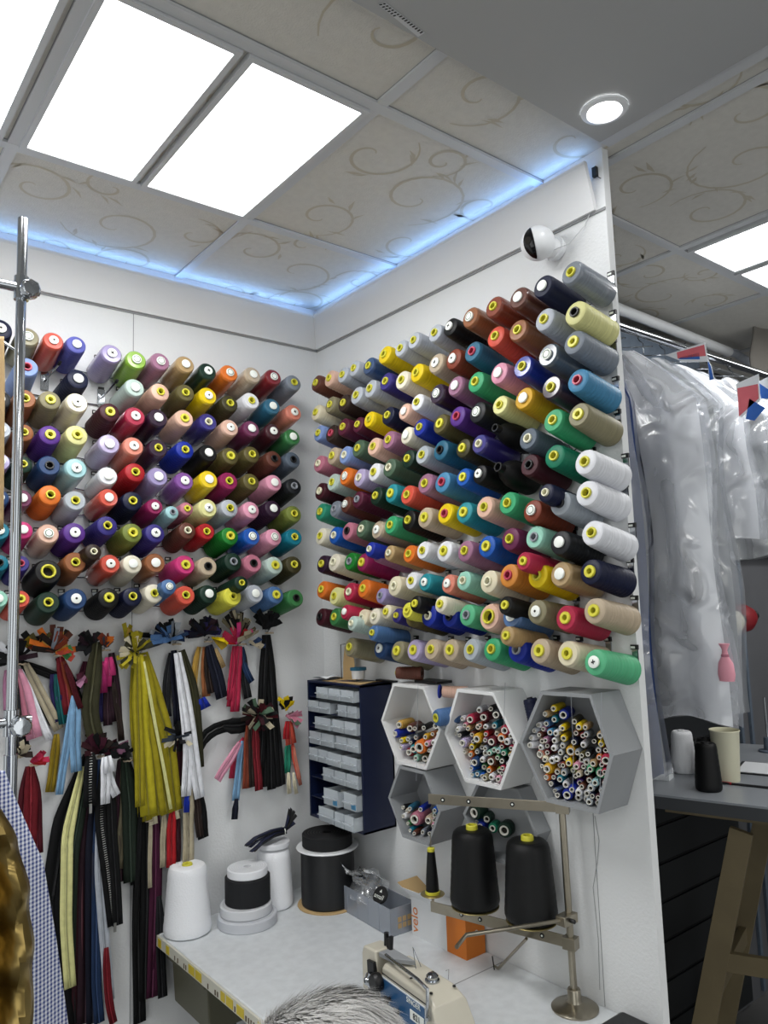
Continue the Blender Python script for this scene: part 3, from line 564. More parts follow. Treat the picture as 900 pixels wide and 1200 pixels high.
_q = V((-.55, .83, .05)).normalized(); tag(bl.build('blue_cap', loc=at(548, 812, 0, -.034)+_q*.0625, rot=zto(_q).to_euler()), 'bright blue round cap on the end of the peach cone', 'cap')
lone_cone(V((-.032, -.8275, 1.262)), (-.05, .24, .97), 'navy', 'k', 'navy thread cone wedged upright between middle and big grey hexagon shelves', .62, 'nat', L=.9)
lone_cone(at(495, 789, 0, -.045), (-.55, .83, .02), 'brown', 'y', 'brown thread cone lying on top of the navy cabinet end', .62, 'nat')
bk = MB(); p0 = at(487, 797, 0, -.03); bk.box((-.06, -.555, 1.3325), (-.01, -.475, 1.3385), M['black']); tag(bk.build('phone', smooth=False, bevel=.001), 'flat black device lying on the first white hexagon shelf', 'device')

# ------------------------------------------------------------------ navy drawer cabinet
CX, CY0, CY1, CZ0, CZ1 = -.104, -.315, -.068, .955, 1.318
r = empty('drawer_cabinet', (0, (CY0+CY1)/2, CZ0)); tag(r, 'navy blue metal cabinet of clear drawers on the wall near the corner', 'drawer cabinet')
yc = (CY0+CY1)/2; hw = (CY1-CY0)/2; H = CZ1-CZ0; t = .005
m = MB(); m.box((CX, -hw, 0), (-.002, -hw+t, H), M['navybox']); m.box((CX, hw-t, 0), (-.002, hw, H), M['navybox']); m.box((CX, -hw, 0), (-.002, hw, t), M['navybox']); m.box((CX, -hw, H-t), (-.002, hw, H), M['navybox']); m.box((-.006, -hw, 0), (-.002, hw, H), M['navyin'])
m.build('case', r, smooth=False)
lev = [H-t-.0] ; rowsH = [.040, .040, .042, .044, .044, .044, .052, .047]
z = H-t; shelves = MB(); rid = 0
lay = [[(.25, .98, .02)], [(.02, .48, .012), (.62, .98, .012)], [(.18, .50, .016), (.52, .98, .014)], [(.02, .52, .010), (.55, .98, .008)], [(.02, .40, .012), (.42, .98, .016)], [(.30, .98, .012)], [(.42, .70, .03), (.74, .98, .02)], [(.30, .60, .028), (.62, .98, .03)]]
pulls = []
for k, h_ in enumerate(rowsH):
    shelves.box((CX+.003, -hw+t, z-h_), (-.006, hw-t, z-h_+.0022), M['navybox'])
    for f0, f1, pull in lay[k]:
        ya_, yb_ = hw-t-f0*(2*hw-2*t), hw-t-f1*(2*hw-2*t); hz = h_-.008
        dr = MB(); x0 = CX-pull+.006; x1 = -.02
        nseg = max(1, round((ya_-yb_)/.055))
        for sdx in range(nseg):
            a_ = ya_-(ya_-yb_)*sdx/nseg-.001; b_ = ya_-(ya_-yb_)*(sdx+1)/nseg+.001
            zb = z-h_+.003
            dr.box((x0, b_, zb), (x0+.0018, a_, zb+hz*.92), M['drawer']); dr.box((x0, b_, zb), (x1, b_+.0015, zb+hz*.85), M['drawer']); dr.box((x0, a_-.0015, zb), (x1, a_, zb+hz*.85), M['drawer']); dr.box((x0, b_, zb), (x1, a_, zb+.0015), M['drawer'])
            dr.box((x0-.008, b_+.004, zb+hz*.40), (x0, a_-.004, zb+hz*.47), M['drawer'])
            for q_ in range(3): dr.box((x0+.01+q_*.02, b_+.006, zb+.002), (x0+.022+q_*.02, a_-.006, zb+hz*(.3+.15*((q_+sdx) % 3))), [M['label'], M['coregrey'], M['hexg'], rmat('slate')][(q_+k+sdx) % 4])
            if k == 6: dr.box((x0-.001, b_+.004, zb+.004), (x0, b_+.022, zb+.016), rmat('sky'))
        d_o = dr.build('drawer', r, smooth=False)
    z -= h_
shelves.build('shelf', r, smooth=False)
# things on top of the cabinet
m = MB(); m.grid(lambda u, v: V((-.095+u*.09, -.30+v*.17, 1.3195+.006*sin(3*u+5*v)*u)), 6, 8, M['kraft']); tag(m.build('paper_pattern', solid=.0006), 'crumpled brown paper pattern lying on the navy cabinet', 'paper')
m = MB(); m.grid(lambda u, v: V((-.09+u*.07, -.14+v*.065, 1.3245+.004*sin(4*u+3*v))), 6, 6, M['papw']); tag(m.build('paper_sheet', solid=.0006), 'white paper sheet lying on the navy cabinet near the corner', 'paper')
r = empty('plastic_tub', (-.05, -.235, 1.327)); tag(r, 'small white round tub with grey lid on the navy cabinet', 'tub')
m = MB(); m.lathe([(.0001, 0), (.017, 0), (.019, .022), (.0001, .022)], M['white'], 24); m.build('tub_body', r)
m = MB(); m.lathe([(.0001, .022), (.022, .022), (.022, .029), (.0001, .030)], rmat('teal_blue'), 24); m.build('lid', r)
r = empty('picture_card', at(399, 779, 0, -.03)); tag(r, 'brown card tag in thin black frame standing on the navy cabinet', 'card')
cz = 1.3195
r.location = (-.04, -.155, cz)
m = MB(); m.prism([(0, .004, 0), (0, -.052, 0), (0, -.048, .045), (0, -.044, .090), (0, -.006, .090), (0, .003, .045)], (.002, 0, 0), M['kraft']); m.build('card_sheet', r, smooth=False)
m = MB(); m.tube([(0, .012, 0), (0, .012, .094), (0, -.01, .096)], .0013, M['black'], 6); m.build('wire_frame', r)
m = MB(); m.box((-.02, -.345, 1.319), (-.005, -.27, 1.3245), M['black'])
tag(m.build('pocket_knife', smooth=False, bevel=.001), 'slim black folded tool on the end of the navy cabinet', 'tool')

# ------------------------------------------------------------------ workbench
TZ = .75; TX = -.512
r = empty('work_table', (-.25, -.55, 0)); tag(r, 'pale grey speckled work table with measuring tape along its edge', 'table')
m = MB(); m.box((TX+.25, -.98-.0+.48, TZ-.03), (.248, .548, TZ), M['tabletop']); 
m = MB(); m.box((TX+.25, -.52, TZ-.03), (.249, .549, TZ), M['tabletop']); m.build('tabletop', r, smooth=False, bevel=.004)
m = MB(); m.box((TX+.245, -.52, TZ-.027), (TX+.2499, .545, TZ-.002), M['tape']); rr = random.Random(5)
y = .52
while y > -.5:
    dw = rr.choice([.004, .005, .018, .03]); mm = M['tapeyel'] if dw > .01 else M['tapebrn']; m.box((TX+.244, y-dw, TZ-.024), (TX+.2455, y, TZ-.006 if dw > .01 else TZ-.014), mm); y -= dw+rr.choice([.006, .012, .03])
m.build('tape_edge', r, smooth=False)
for x, y in ((-.10, .5), (.22, .5), (-.10, -.48), (.22, -.48)):
    m = MB(); m.box((x-.018, y-.018, 0), (x+.018, y+.018, TZ-.03), M['apron']); m.build('leg', r, smooth=False)
m = MB(); m.box((TX+.262, -.128, TZ-.0004), (.24, -.1255, TZ+.0003), M['joint']); m.build('inlay_seam', r, smooth=False)
# olive bin under the table edge
r = empty('storage_bin', (-.43, -.14, .60)); tag(r, 'olive grey plastic drawer bin hung under the table corner', 'bin')
m = MB(); m.prism([(-.055, -.10, 0), (.045, -.10, 0), (.055, -.115, .105), (-.068, -.115, .105)], (0, .19, 0), M['bin']); m.build('bin_body', r, smooth=False, bevel=.004)
m = MB(); m.box((-.078, -.122, .105), (.06, .082, .118), M['bin']); m.build('rim', r, smooth=False, bevel=.003)

# big yarn cones & reels
def yarn_cone(P, h, rb, rt, label, m, corem=None, name='yarn_cone'):
    r = empty(name, P); tag(r, label, 'yarn cone')
    pr = [(.0001, .002), (rb*.86, 0), (rb*.97, .004), (rb, .012)]
    for i in range(1, 14): tt = i/14; pr.append((rb+(rt-rb)*tt+.0006*(i % 2), .012+(h-.024)*tt))
    pr += [(rt, h-.010), (rt*.93, h-.003), (rt*.8, h), (.014, h-.001), (.012, h-.006)]
    q = MB(); q.lathe(pr, m, 40); q.build('yarn', r)
    q = MB(); q.lathe([(.0001, h-.007), (.005, h-.007), (.006, h+.0025), (.012, h+.003), (.013, h-.004)], corem or M['coreyel'], 20); q.build('core', r); return r
yarn_cone(V((-.456, -.060, TZ)), .157, .057, .0455, 'fat white yarn cone at the left corner of the work table', M['whitethread'], M['coreyel'])
yarn_cone(V((-.218, -.064, TZ)), .145, .050, .043, 'white yarn cone beside the big black reel', M['whitethread'], M['white'])
def roll(P, R, h, ri, m, label, m2=None, tilt=(0, 0, 0), cat='elastic roll', name='elastic_roll'):
    o = MB(); pr = [(ri, 0), (R-.002, 0), (R, .002), (R, h-.002), (R-.002, h), (ri, h), (ri, 0)]; o.lathe(pr, m, 48)
    n_ = 7
    for i in range(1, n_): rr_ = ri+(R-ri)*i/n_; o.lathe([(rr_-.0004, h+.0001), (rr_, h+.0004), (rr_+.0004, h+.0001)], m2 or M['joint'], 40)
    o = o.build(name, loc=P, rot=tilt); return tag(o, label, cat)
roll(V((-.322, -.112, TZ)), .073, .024, .012, mat('elastic_grey', 'bfc2c8', .8), 'widest white elastic roll, lowest of the stack on the table')
roll(V((-.322, -.106, TZ+.0245)), .064, .023, .012, mat('elastic_white', 'c9cbcf', .8), 'pale elastic roll with paper label, second from table in the stack')
roll(V((-.316, -.104, TZ+.048)), .056, .062, .010, mat('elastic_black', '0e1014', .85, bump=.4, bscale=60), 'black elastic roll in the middle of the stack', M['black'])
roll(V((-.316, -.104, TZ+.1105)), .050, .020, .010, mat('elastic_snow', 'e4e6ea', .8), 'white elastic roll on top of the black roll', None)
roll(V((-.218, -.064, TZ+.1485)), .043, .014, .010, mat('ribbon_white', 'd8dade', .8), 'small white ribbon roll lying on the white yarn cone')
# big black reel with flanges
r = empty('cord_reel', (-.105, -.150, TZ)); tag(r, 'large black cord reel with white flanges under the navy cabinet', 'reel')
m = MB(); m.lathe([(.0001, 0), (.080, 0), (.081, .002), (.080, .004), (.0001, .004)], M['kraft'], 48); m.build('bottom_flange', r)
m = MB(); pr = [(.069, .004)]; 
for i in range(24): pr += [(.0705, .008+i*.0054), (.0696, .0105+i*.0054)]
m.lathe(pr+[(.069, .142)], M['black'], 48); m.build('cord_winding', r)
m = MB(); m.lathe([(.0001, .142), (.080, .142), (.082, .144), (.080, .147), (.0001, .147)], M['white'], 48); m.build('top_flange', r)
roll(V((-.105, -.150, TZ+.1475)), .066, .032, .012, mat('webbing_black', '0b0c0f', .85), 'roll of black webbing lying on the big cord reel', M['black'], cat='webbing roll', name='webbing_roll')
# ------------------------------------------------------------------ zip bundles
def tape(pts, w, colr, parent, off, metal=0, zip_=True, axis=1, name='zipper_tape', curl=.0016):
    P = [at(x, y, axis, -off) for x, y in pts]
    Q = []  # resample
    for i in range(len(P)-1):
        k = max(1, int((P[i+1]-P[i]).length/.02)); Q += [P[i].lerp(P[i+1], j/k) for j in range(k)]
    Q.append(P[-1])
    for _ in range(2): Q = [Q[0]]+[(Q[i-1]+Q[i]*2+Q[i+1])/4 for i in range(1, len(Q)-1)]+[Q[-1]]
    n = len(Q); ph = rnd.uniform(0, 6); tw = rnd.uniform(-.2, .2); vv = []; zz = []; D = []
    org = V(parent.location); half = w/2*2.3/890
    for i, q in enumerate(Q):
        d = (Q[min(i+1, n-1)]-Q[max(0, i-1)]).normalized(); s = V((-d.z, 0, d.x)) if axis == 1 else V((0, d.z, -d.y))
        if s.length < .01: s = V((1, 0, 0))
        t_ = i/max(1, n-1); hh = half*(.55+.45*min(1, t_*4)) ; dep = V((0, -1, 0)); a = tw*sin(1.5*t_+ph)+.14*sin(7*t_+ph)
        s = (s.normalized()*cos(a*.7)+dep*sin(a*.7)); q2 = q+dep*curl*(1+sin(9*t_+ph))-org
        vv += [q2-s*hh, q2-s*hh*.18, q2+s*hh*.18, q2+s*hh]; D.append((q2, s, d))
    mb = MB(); m = tmat(colr); mz = (M['chrome'] if metal else rmat_dark(colr))
    fs = []; fz = []
    for i in range(n-1): a = 4*i; fs += [(a, a+1, a+5, a+4), (a+2, a+3, a+7, a+6)]; fz.append((a+1, a+2, a+6, a+5))
    mb.add(vv, fs, m); mb.add(vv, fz, m)
    o = mb.build(name, parent, solid=.0012)
    if metal or zip_:
        z = MB(); step = 1
        if metal:
            tot = n*4
            for i in range(n-1):
                for j in range(4):
                    c0 = D[i][0].lerp(D[i+1][0], j/4); s = D[i][1]; z.tube([c0-s*half*.22+V((0, -.0016, 0)), c0+s*half*.22+V((0, -.0016, 0))], .0007, M['steel2'], 5)
            q2 = D[-1][0]; z.box((q2.x-.003, q2.y-.005, q2.z-.014), (q2.x+.003, q2.y-.003, q2.z+.006), M['steel2'])
        else:
            z.tube([d_[0]+V((0, -.0012, 0)) for d_ in D], max(.0007, half*.12), mz, 5)
        z.build('zipper_teeth', o)
    return o
rdk = {}
def rmat_dark(c):
    if c not in rdk:
        h = TP.get(c, PAL.get(c, c)); rgb = [int(h[i:i+2], 16) for i in (0, 2, 4)]; L_ = sum(rgb)/3; k = .7 if L_ > 60 else 1.35
        rdk[c] = mat('teeth_'+c, ''.join('%02x' % min(255, int(v*k)+4) for v in rgb), .5)
    return rdk[c]
def tuft(px, py, cols, n, rad, parent, off, a0=-pi, a1=0, w=5.5):
    n = int(n*1.35); rad *= 1.15
    m = {}; org = V(parent.location)
    for i in range(n):
        c_ = cols[i % len(cols)]; a = rnd.uniform(a0, a1); L_ = rad*rnd.uniform(.6, 1.1)
        p0 = at(px+rnd.uniform(-4, 4), py+rnd.uniform(-3, 3), 1, -off-.004); p1 = at(px+L_*cos(a), py+L_*sin(a), 1, -off-.01-rnd.uniform(0, .03))
        d = (p1-p0).normalized(); s = V((-d.z, rnd.uniform(-.8, .8), d.x)).normalized()*w/2*2.15/890*rnd.uniform(.7, 1.3)
        b = MB(); mid = p0.lerp(p1, .5)+V((0, -.006, 0))
        b.add([p0-s*.5-org, p0+s*.5-org, mid+s-org, mid-s-org, p1+s-org, p1-s-org], [(0, 1, 2, 3), (3, 2, 4, 5)], tmat(c_)); b.build('tape_end', parent, smooth=False, solid=.001)
def bundle(px, py, label, tapes, tufts=(), knot='black', off=.012):
    p = at(px, py, 1, 0); r = empty('zipper_bundle', (p.x, 0, p.z)); tag(r, label, 'zipper bundle', 'zipper bundles hung on the left wall')
    for i, t_ in enumerate(tapes):
        pts, w, c_ = t_[:3]; kw = t_[3] if len(t_) > 3 else {}
        tape(pts, w, c_, r, off+kw.get('o', 0)+.0030*i, metal=kw.get('metal', 0), zip_=kw.get('zip', w > 6))
    for t_ in tufts: tuft(*t_, parent=r, off=off+.0028*len(tapes)) if False else tuft(t_[0], t_[1], t_[2], t_[3], t_[4], r, off+.010, *(t_[5:]))
    k = MB(); ring = [(.011*cos(2*pi*i/16)+at(px, py, 1, 0).x-r.location.x, -off-.010+.010*sin(2*pi*i/16), .0008*(i % 3)) for i in range(17)]
    k.tube(ring, .0018, rmat('beige'), 6); k.build('tie', r)
    h = MB(); h.tube([(0, 0, .006), (0, -off, .004), (0, -off-.012, .012)], .0022, M['chrome'], 6); h.build('nail', r)
    return r
def fall(x0, y0, x1, y1, w, c, **k): return ([(x0, y0), ((x0+x1)/2+rnd.uniform(-1.5, 1.5), (y0+y1)/2), (x1, y1)], w, c, k)
bundle(22, 778, 'zipper bundle of black, pink and beige tapes behind the chrome pole', [fall(20, 775, 95, 805, 8, 'black'), fall(26, 778, 62, 848, 7, 'black'), fall(30, 778, 69, 855, 9, 'beige'), fall(24, 785, 58, 867, 6, 'white'), fall(20, 785, 40, 865, 13, 'pink'), fall(14, 785, 30, 862, 9, 'dusty_pink'), fall(8, 785, 10, 850, 8, 'mauve'), fall(15, 785, 22, 880, 8, 'charcoal')],
       [(15, 772, ['black', 'plum', 'white', 'black'], 16, 24, -pi*1.2, .3)])
bundle(66, 768, 'zipper bundle with rust and green ends and two long light blue tapes', [fall(66, 860, 58, 928, 8, 'mustard'), fall(68, 770, 93, 826, 10, 'black'), fall(62, 790, 70, 845, 9, 'indigo'), fall(66, 790, 74, 848, 8, 'teal'), fall(70, 770, 82, 836, 11, 'dark_red'), fall(74, 775, 90, 832, 8, 'rust'), fall(86, 815, 69, 931, 7, 'sky'), fall(88, 815, 89, 904, 10, 'sky'), fall(76, 778, 94, 830, 5, 'burgundy')],
       [(62, 762, ['rust', 'brown', 'orange', 'gold', 'dark_brown', 'grey'], 20, 24, -pi, .1), (42, 760, ['olive', 'mustard', 'black'], 8, 20, -pi*.9, -.3), (70, 765, ['green', 'coral', 'orange'], 6, 14, -.6, .8)])
bundle(120, 762, 'zipper bundle with magenta pink tapes and a long dark olive tape', [fall(100, 775, 96, 803, 9, 'wine'), fall(118, 800, 122, 845, 9, 'indigo'), fall(126, 800, 126, 850, 8, 'plum'), fall(130, 765, 137, 845, 10, 'plum'), fall(132, 800, 142, 868, 6, 'dark_brown'), fall(122, 775, 122, 805, 13, 'hot_pink'), fall(127, 770, 128, 792, 12, 'hot_pink'), fall(118, 780, 119, 812, 10, 'magenta'), ([(114, 752), (108, 800), (104, 835), (114, 872)], 15, 'dark_olive', {})],
       [(107, 757, ['black', 'plum', 'charcoal'], 14, 16, -pi*1.3, -.9), (124, 757, ['orange', 'rust', 'slate'], 8, 12, -pi, 0), (100, 790, ['wine', 'mauve'], 6, 14, pi*.5, pi*.9)])
bundle(116, 885, 'long zipper bundle with black tapes, metal teeth and a yellow tape', [([(104, 885), (75, 960), (60, 1060), (72, 1195)], 20, 'black', {}), ([(106, 890), (85, 1000), (84, 1100), (88, 1198)], 15, 'black', {}), ([(108, 890), (96, 1000), (95, 1198)], 16, 'maroon', {}), ([(112, 890), (103, 1000), (100, 1198)], 15, 'plum', {}), ([(105, 890), (84, 1000), (80, 1150)], 11, 'dark_green', {}), ([(97, 898), (78, 980), (77, 1080), (82, 1157)], 10, 'pale_yellow', {}),
        ([(116, 890), (108, 1000), (109, 1198)], 13, 'navy', {}), ([(118, 890), (114, 1000), (112, 1150), (116, 1198)], 9, 'denim', {}), ([(120, 900), (116, 1020), (124, 1120), (128, 1172)], 9, 'light_grey', {}), ([(124, 1110), (126, 1170), (133, 1199)], 7, 'dark_red', {}), ([(122, 890), (118, 960), (134, 1084)], 12, 'black', dict(metal=1)), ([(128, 890), (132, 980), (138, 1084)], 9, 'black', {}),
        ([(106, 882), (105, 945)], 12, 'black', dict(metal=1)), ([(124, 887), (126, 912), (136, 932)], 8, 'white', {}), ([(122, 887), (124, 918), (123, 942)], 9, 'white', {}), ([(126, 886), (128, 905)], 11, 'white', {})],
       [(116, 880, ['black', 'maroon', 'wine', 'dark_brown'], 22, 20, -pi*1.15, .3), (130, 880, ['mauve', 'black'], 5, 20, -.5, .1)])
bundle(146, 890, 'short zipper bundle of taupe and dark green tapes beside the yellow one', [([(142, 888), (152, 925), (160, 1035)], 12, 'black', {}), ([(140, 890), (138, 960), (142, 1033)], 9, 'plum', {}), ([(144, 888), (147, 940), (138, 1018)], 9, 'khaki', {}), ([(146, 888), (152, 950), (153, 1033)], 14, 'dark_green', {}), ([(150, 888), (165, 930), (157, 1110)], 4, 'black', {})],
       [(142, 885, ['black', 'charcoal'], 10, 15, -pi, 0)])
bundle(172, 960, 'dark zipper bundle hanging below the yellow one with purple and red tapes', [([(166, 945), (162, 1080), (163, 1198)], 12, 'black', {}), ([(172, 945), (172, 1060), (170, 1170)], 13, 'black', {}), ([(182, 945), (182, 1060), (178, 1168)], 12, 'plum_magenta', {}), ([(186, 1050), (190, 1168)], 9, 'charcoal', {}), ([(176, 950), (175, 1040)], 4, 'beige', {}), ([(192, 950), (190, 1016)], 6, 'beige', {}), ([(208, 950), (207, 1016)], 7, 'maroon', {}), ([(201, 950), (200, 1016)], 9, 'red', {})], off=.008)
bundle(160, 768, 'large olive yellow zipper bundle with cream tips', [([(158, 768), (160, 850), (170, 962)], 13, 'olive_yellow', {}), ([(160, 768), (168, 860), (180, 966)], 8, 'cream', {}), ([(170, 768), (190, 860), (206, 960)], 8, 'cream', {}), ([(168, 765), (195, 860), (206, 950)], 14, 'olive_yellow', {}), ([(166, 765), (180, 860), (196, 953)], 14, 'olive_yellow', {}), ([(162, 766), (174, 860), (186, 955)], 14, 'olive_yellow', {}), ([(162, 768), (166, 860), (174, 955)], 15, 'olive_bright', {}), ([(168, 775), (182, 850), (200, 948)], 3, 'pale_yellow', {}), ([(160, 770), (162, 850), (164, 945)], 9, 'olive_yellow', {})],
       [(158, 764, ['olive_yellow', 'olive_yellow', 'cream', 'dark_olive'], 22, 20, -pi*1.5, -.4), (148, 745, ['olive_yellow', 'gold'], 5, 12, -pi*.8, -.4)], off=.022)
bundle(203, 755, 'zipper bundle with long white tapes and a dark olive tape', [([(148, 744), (175, 743), (200, 752)], 5, 'black', {}), fall(168, 760, 198, 748, 5, 'slate'), ([(200, 765), (194, 800), (196, 840)], 8, 'charcoal', {}), fall(203, 762, 209, 850, 10, 'navy'), ([(212, 762), (226, 810), (232, 900)], 13, 'dark_olive', {}), ([(212, 850), (214, 920)], 11, 'maroon', {}), ([(232, 925), (238, 982)], 12, 'black', {}), ([(229, 925), (234, 980)], 8, 'dark_brown', {}), ([(221, 925), (220, 1012)], 12, 'beige', {}), fall(219, 925, 218, 952, 6, 'royal_blue'), ([(206, 765), (214, 810), (220, 880), (218, 933)], 10, 'white', {}), ([(208, 765), (218, 820), (226, 880), (234, 935)], 11, 'white', {})],
       [(200, 748, ['denim', 'steel_blue', 'black', 'grey', 'silver'], 20, 20, -pi*1.1, .3), (208, 862, ['charcoal', 'slate', 'black', 'cream'], 14, 16, -pi, pi)])
bundle(240, 752, 'short zipper bundle with gold, brown and navy tapes', [fall(234, 758, 226, 808, 11, 'gold'), fall(238, 758, 234, 815, 8, 'beige'), fall(240, 758, 241, 816, 9, 'copper'), fall(243, 758, 248, 812, 10, 'dark_brown'), ([(236, 818), (240, 830)], 13, 'royal_blue', {}), fall(244, 756, 260, 818, 13, 'navy'), fall(252, 760, 262, 782, 5, 'tan')],
       [(238, 742, ['black', 'indigo', 'plum', 'navy'], 26, 18, -pi*1.1, .2), (252, 750, ['yellow', 'mustard'], 4, 14, -.1, .8)])
bundle(279, 755, 'crimson zipper bundle with a red bow and khaki ends', [fall(284, 760, 290, 818, 9, 'charcoal'), ([(283, 758), (286, 785), (295, 799)], 7, 'denim', {}), fall(277, 757, 270, 828, 9, 'crimson'), fall(280, 757, 275, 834, 10, 'crimson'), fall(274, 757, 268, 820, 7, 'crimson')],
       [(277, 745, ['dark_brown', 'khaki', 'black', 'beige'], 14, 24, -pi*.75, -pi*.25), (277, 752, ['crimson', 'hot_pink', 'red'], 7, 20, -pi*1.05, .05), (294, 752, ['denim', 'beige'], 4, 14, -.4, .5)])
bundle(311, 742, 'long black zipper bundle hanging straight down', [([(309, 744), (306, 830), (302, 915)], 9, 'black', {}), ([(314, 744), (322, 830), (330, 920)], 9, 'charcoal', {}), ([(310, 744), (310, 830), (310, 922)], 10, 'black', {}), ([(312, 744), (315, 830), (318, 925)], 10, 'black', {}), ([(313, 744), (319, 830), (325, 922)], 10, 'black', {}), ([(311, 744), (308, 830), (305, 900)], 9, 'black', {})],
       [(312, 735, ['black', 'charcoal', 'black'], 22, 18, -pi*.85, -pi*.12), (300, 738, ['khaki', 'beige'], 3, 20, pi*.75, pi*.95)])
bundle(297, 838, 'mixed zipper bundle with maroon tuft and a pink tape sticking out', [([(233, 880), (240, 858), (262, 850), (296, 848)], 13, 'black', {}), ([(262, 850), (280, 852), (296, 845)], 16, 'black', {}), ([(286, 865), (277, 875), (272, 912)], 9, 'crimson', {}), ([(284, 868), (277, 918), (276, 938)], 8, 'sky', {}), ([(277, 936), (274, 960)], 7, 'navy', {}), ([(290, 850), (288, 924)], 8, 'rust', {}), ([(294, 850), (296, 922)], 9, 'dark_brown', {}), ([(298, 850), (303, 926)], 9, 'dark_red', {}), ([(281, 870), (275, 880), (254, 914)], 9, 'pink', {})],
       [(303, 838, ['maroon', 'burgundy', 'dark_brown', 'beige', 'moss', 'black'], 34, 18, -pi, pi)], off=.018)
bundle(338, 838, 'small colourful zipper bundle with pink and coral tapes beside the cabinet', [fall(337, 870, 336, 906, 8, 'sea_green'), fall(342, 870, 350, 912, 5, 'coral'), fall(344, 875, 352, 920, 4, 'salmon'), fall(337, 905, 339, 930, 5, 'cream'), fall(343, 905, 347, 930, 4, 'cream'), fall(338, 845, 341, 872, 13, 'coral'), fall(336, 845, 335, 866, 8, 'red')],
       [(335, 830, ['yellow', 'black', 'yellow', 'olive'], 8, 12, -pi*.8, -pi*.2), (338, 838, ['dusty_pink', 'pink', 'moss'], 8, 15, -.5, .9)])
bundle(38, 895, 'dark red zipper bundle beside the chrome pole', [([(34, 898), (28, 940), (26, 990)], 11, 'burgundy', {}), ([(36, 898), (42, 940), (43, 1000)], 10, 'burgundy', {}), ([(36, 898), (36, 940), (35, 990)], 11, 'dark_red', {}), ([(26, 860), (32, 880)], 6, 'black', {})],
       [(38, 892, ['crimson', 'red', 'crimson'], 10, 16, -.9, .3), (24, 885, ['beige', 'cream', 'dark_brown'], 7, 14, -pi, 0)])
# loose black zippers on top of the yarn cone
r = empty('zipper_bundle', (-.215, -.072, .915)); tag(r, 'tied bundle of navy and black zippers lying on the white ribbon roll', 'zipper bundle')
for i in range(9):
    a = V((-.075+rnd.uniform(-.01, .006), rnd.uniform(-.03, .012), rnd.uniform(-.006, .006))); b_ = MB(); c_ = ['navy', 'black', 'charcoal', 'navy'][i % 4]
    p = [V((.03, 0, .012+.002*i)), V((-.01, a.y*.3, .012+.002*i)), V((a.x*.7, a.y*.8, .004+.002*i)), V((a.x, a.y, -.006+.0015*i))]
    b_.add([q+s for q in p for s in (V((0, -.008, .001)), V((0, .008, -.001)))], [(2*k, 2*k+1, 2*k+3, 2*k+2) for k in range(3)], rmat(c_)); b_.build('zipper_tape', r, solid=.0014)
for i in range(12):
    b_ = MB(); e_ = V((.03+rnd.uniform(.012, .035), rnd.uniform(-.03, .03), .02+rnd.uniform(.0, .045))); p0 = V((.028, 0, .016))
    b_.add([p0-V((0, .003, 0)), p0+V((0, .003, 0)), e_+V((0, .005, .002)), e_-V((0, .005, .002))], [(0, 1, 2, 3)], rmat(['navy', 'black'][i % 2])); b_.build('tape_end', r, smooth=False, solid=.001)
b_ = MB(); b_.tube([(.024, .010*cos(k*pi/6), .018+.010*sin(k*pi/6)) for k in range(13)], .0018, M['label'], 6); b_.build('tie', r)

# ------------------------------------------------------------------ tub of clear bags + velo box
r = empty('plastic_tub', (-.065, -.29, TZ)); tag(r, 'frosted plastic tub full of clear zip bags on the work table', 'tub')
TA, TB, TC_, TD = at(396, 1063, 2, TZ), at(458, 1099, 2, TZ), at(497, 1083, 2, TZ), at(437, 1048, 2, TZ)
ctr = (TA+TB)/2; dl = (TB-TA); dl.normalize(); nrm = V((-dl.y, dl.x, 0))
if nrm.x < 0: nrm = -nrm
LT = (TB-TA).length; WTB = min(.068, -.006-max(TA.x, TB.x)+.0); WTB = .075; HT = .062
TA.x = min(TA.x, -.095); r.location = TA; r.rotation_euler = (0, 0, atan2(dl.y, dl.x)+0)
# local: +x along long side, +y towards the wall
m = MB(); th = .002
m.box((0, 0, 0), (LT, WTB, th), M['tub']); m.box((0, 0, 0), (LT, th, HT), M['tub']); m.box((0, WTB-th, 0), (LT, WTB, HT), M['tub']); m.box((0, 0, 0), (th, WTB, HT), M['tub']); m.box((LT-th, 0, 0), (LT, WTB, HT), M['tub'])
for k in range(1, 5): m.box((LT*k/5-.001, -.001, 0), (LT*k/5+.001, .002, HT), M['tub'])
for a_ in range(3):
    for b__ in range(2): m.box((LT, .022+a_*.014, .014+b__*.014), (LT+.0006, .032+a_*.014, .025+b__*.014), M['kraft'])
m.build('tub_shell', r, smooth=False)
def crumple(n, sx, sy, sz, seed, mt_):
    q = random.Random(seed); ph = [q.uniform(0, 6) for _ in range(6)]
    def fn(u, v):
        x = (u-.5)*sx; y = (v-.5)*sy
        z = sz*(.5*sin(5*u+ph[0])*cos(4*v+ph[1])+.35*sin(11*u+7*v+ph[2])+.25*cos(17*v-9*u+ph[3]))
        return V((x+.01*sin(9*v+ph[4]), y+.01*sin(8*u+ph[5]), z))
    b_ = MB(); b_.grid(fn, n, n, mt_); return b_
for i, (x, y, z, sx, sy, rot, lab) in enumerate(((.035, .035, .085, .10, .085, (-.6, .3, .5), 'clear zip bag leaning out over the left end of the tub'), (.075, .04, .082, .10, .09, (-.8, -.2, .2), 'crumpled clear zip bag in the middle of the tub'), (.11, .035, .070, .09, .07, (.3, .5, -.4), 'clear zip bag lying near the black tag in the tub'), (.06, .03, .05, .10, .06, (.1, .1, 0), 'flat clear zip bag at the bottom of the tub'))):
    b_ = crumple(14, sx, sy, .010, 40+i, M['zipbag']); o = b_.build('zip_bag'); o.location = r.matrix_basis @ V((x, y, z)); o.rotation_euler = (rot[0], rot[1], rot[2]+r.rotation_euler.z); tag(o, lab, 'zip bag', 'clear zip bags in the tub')
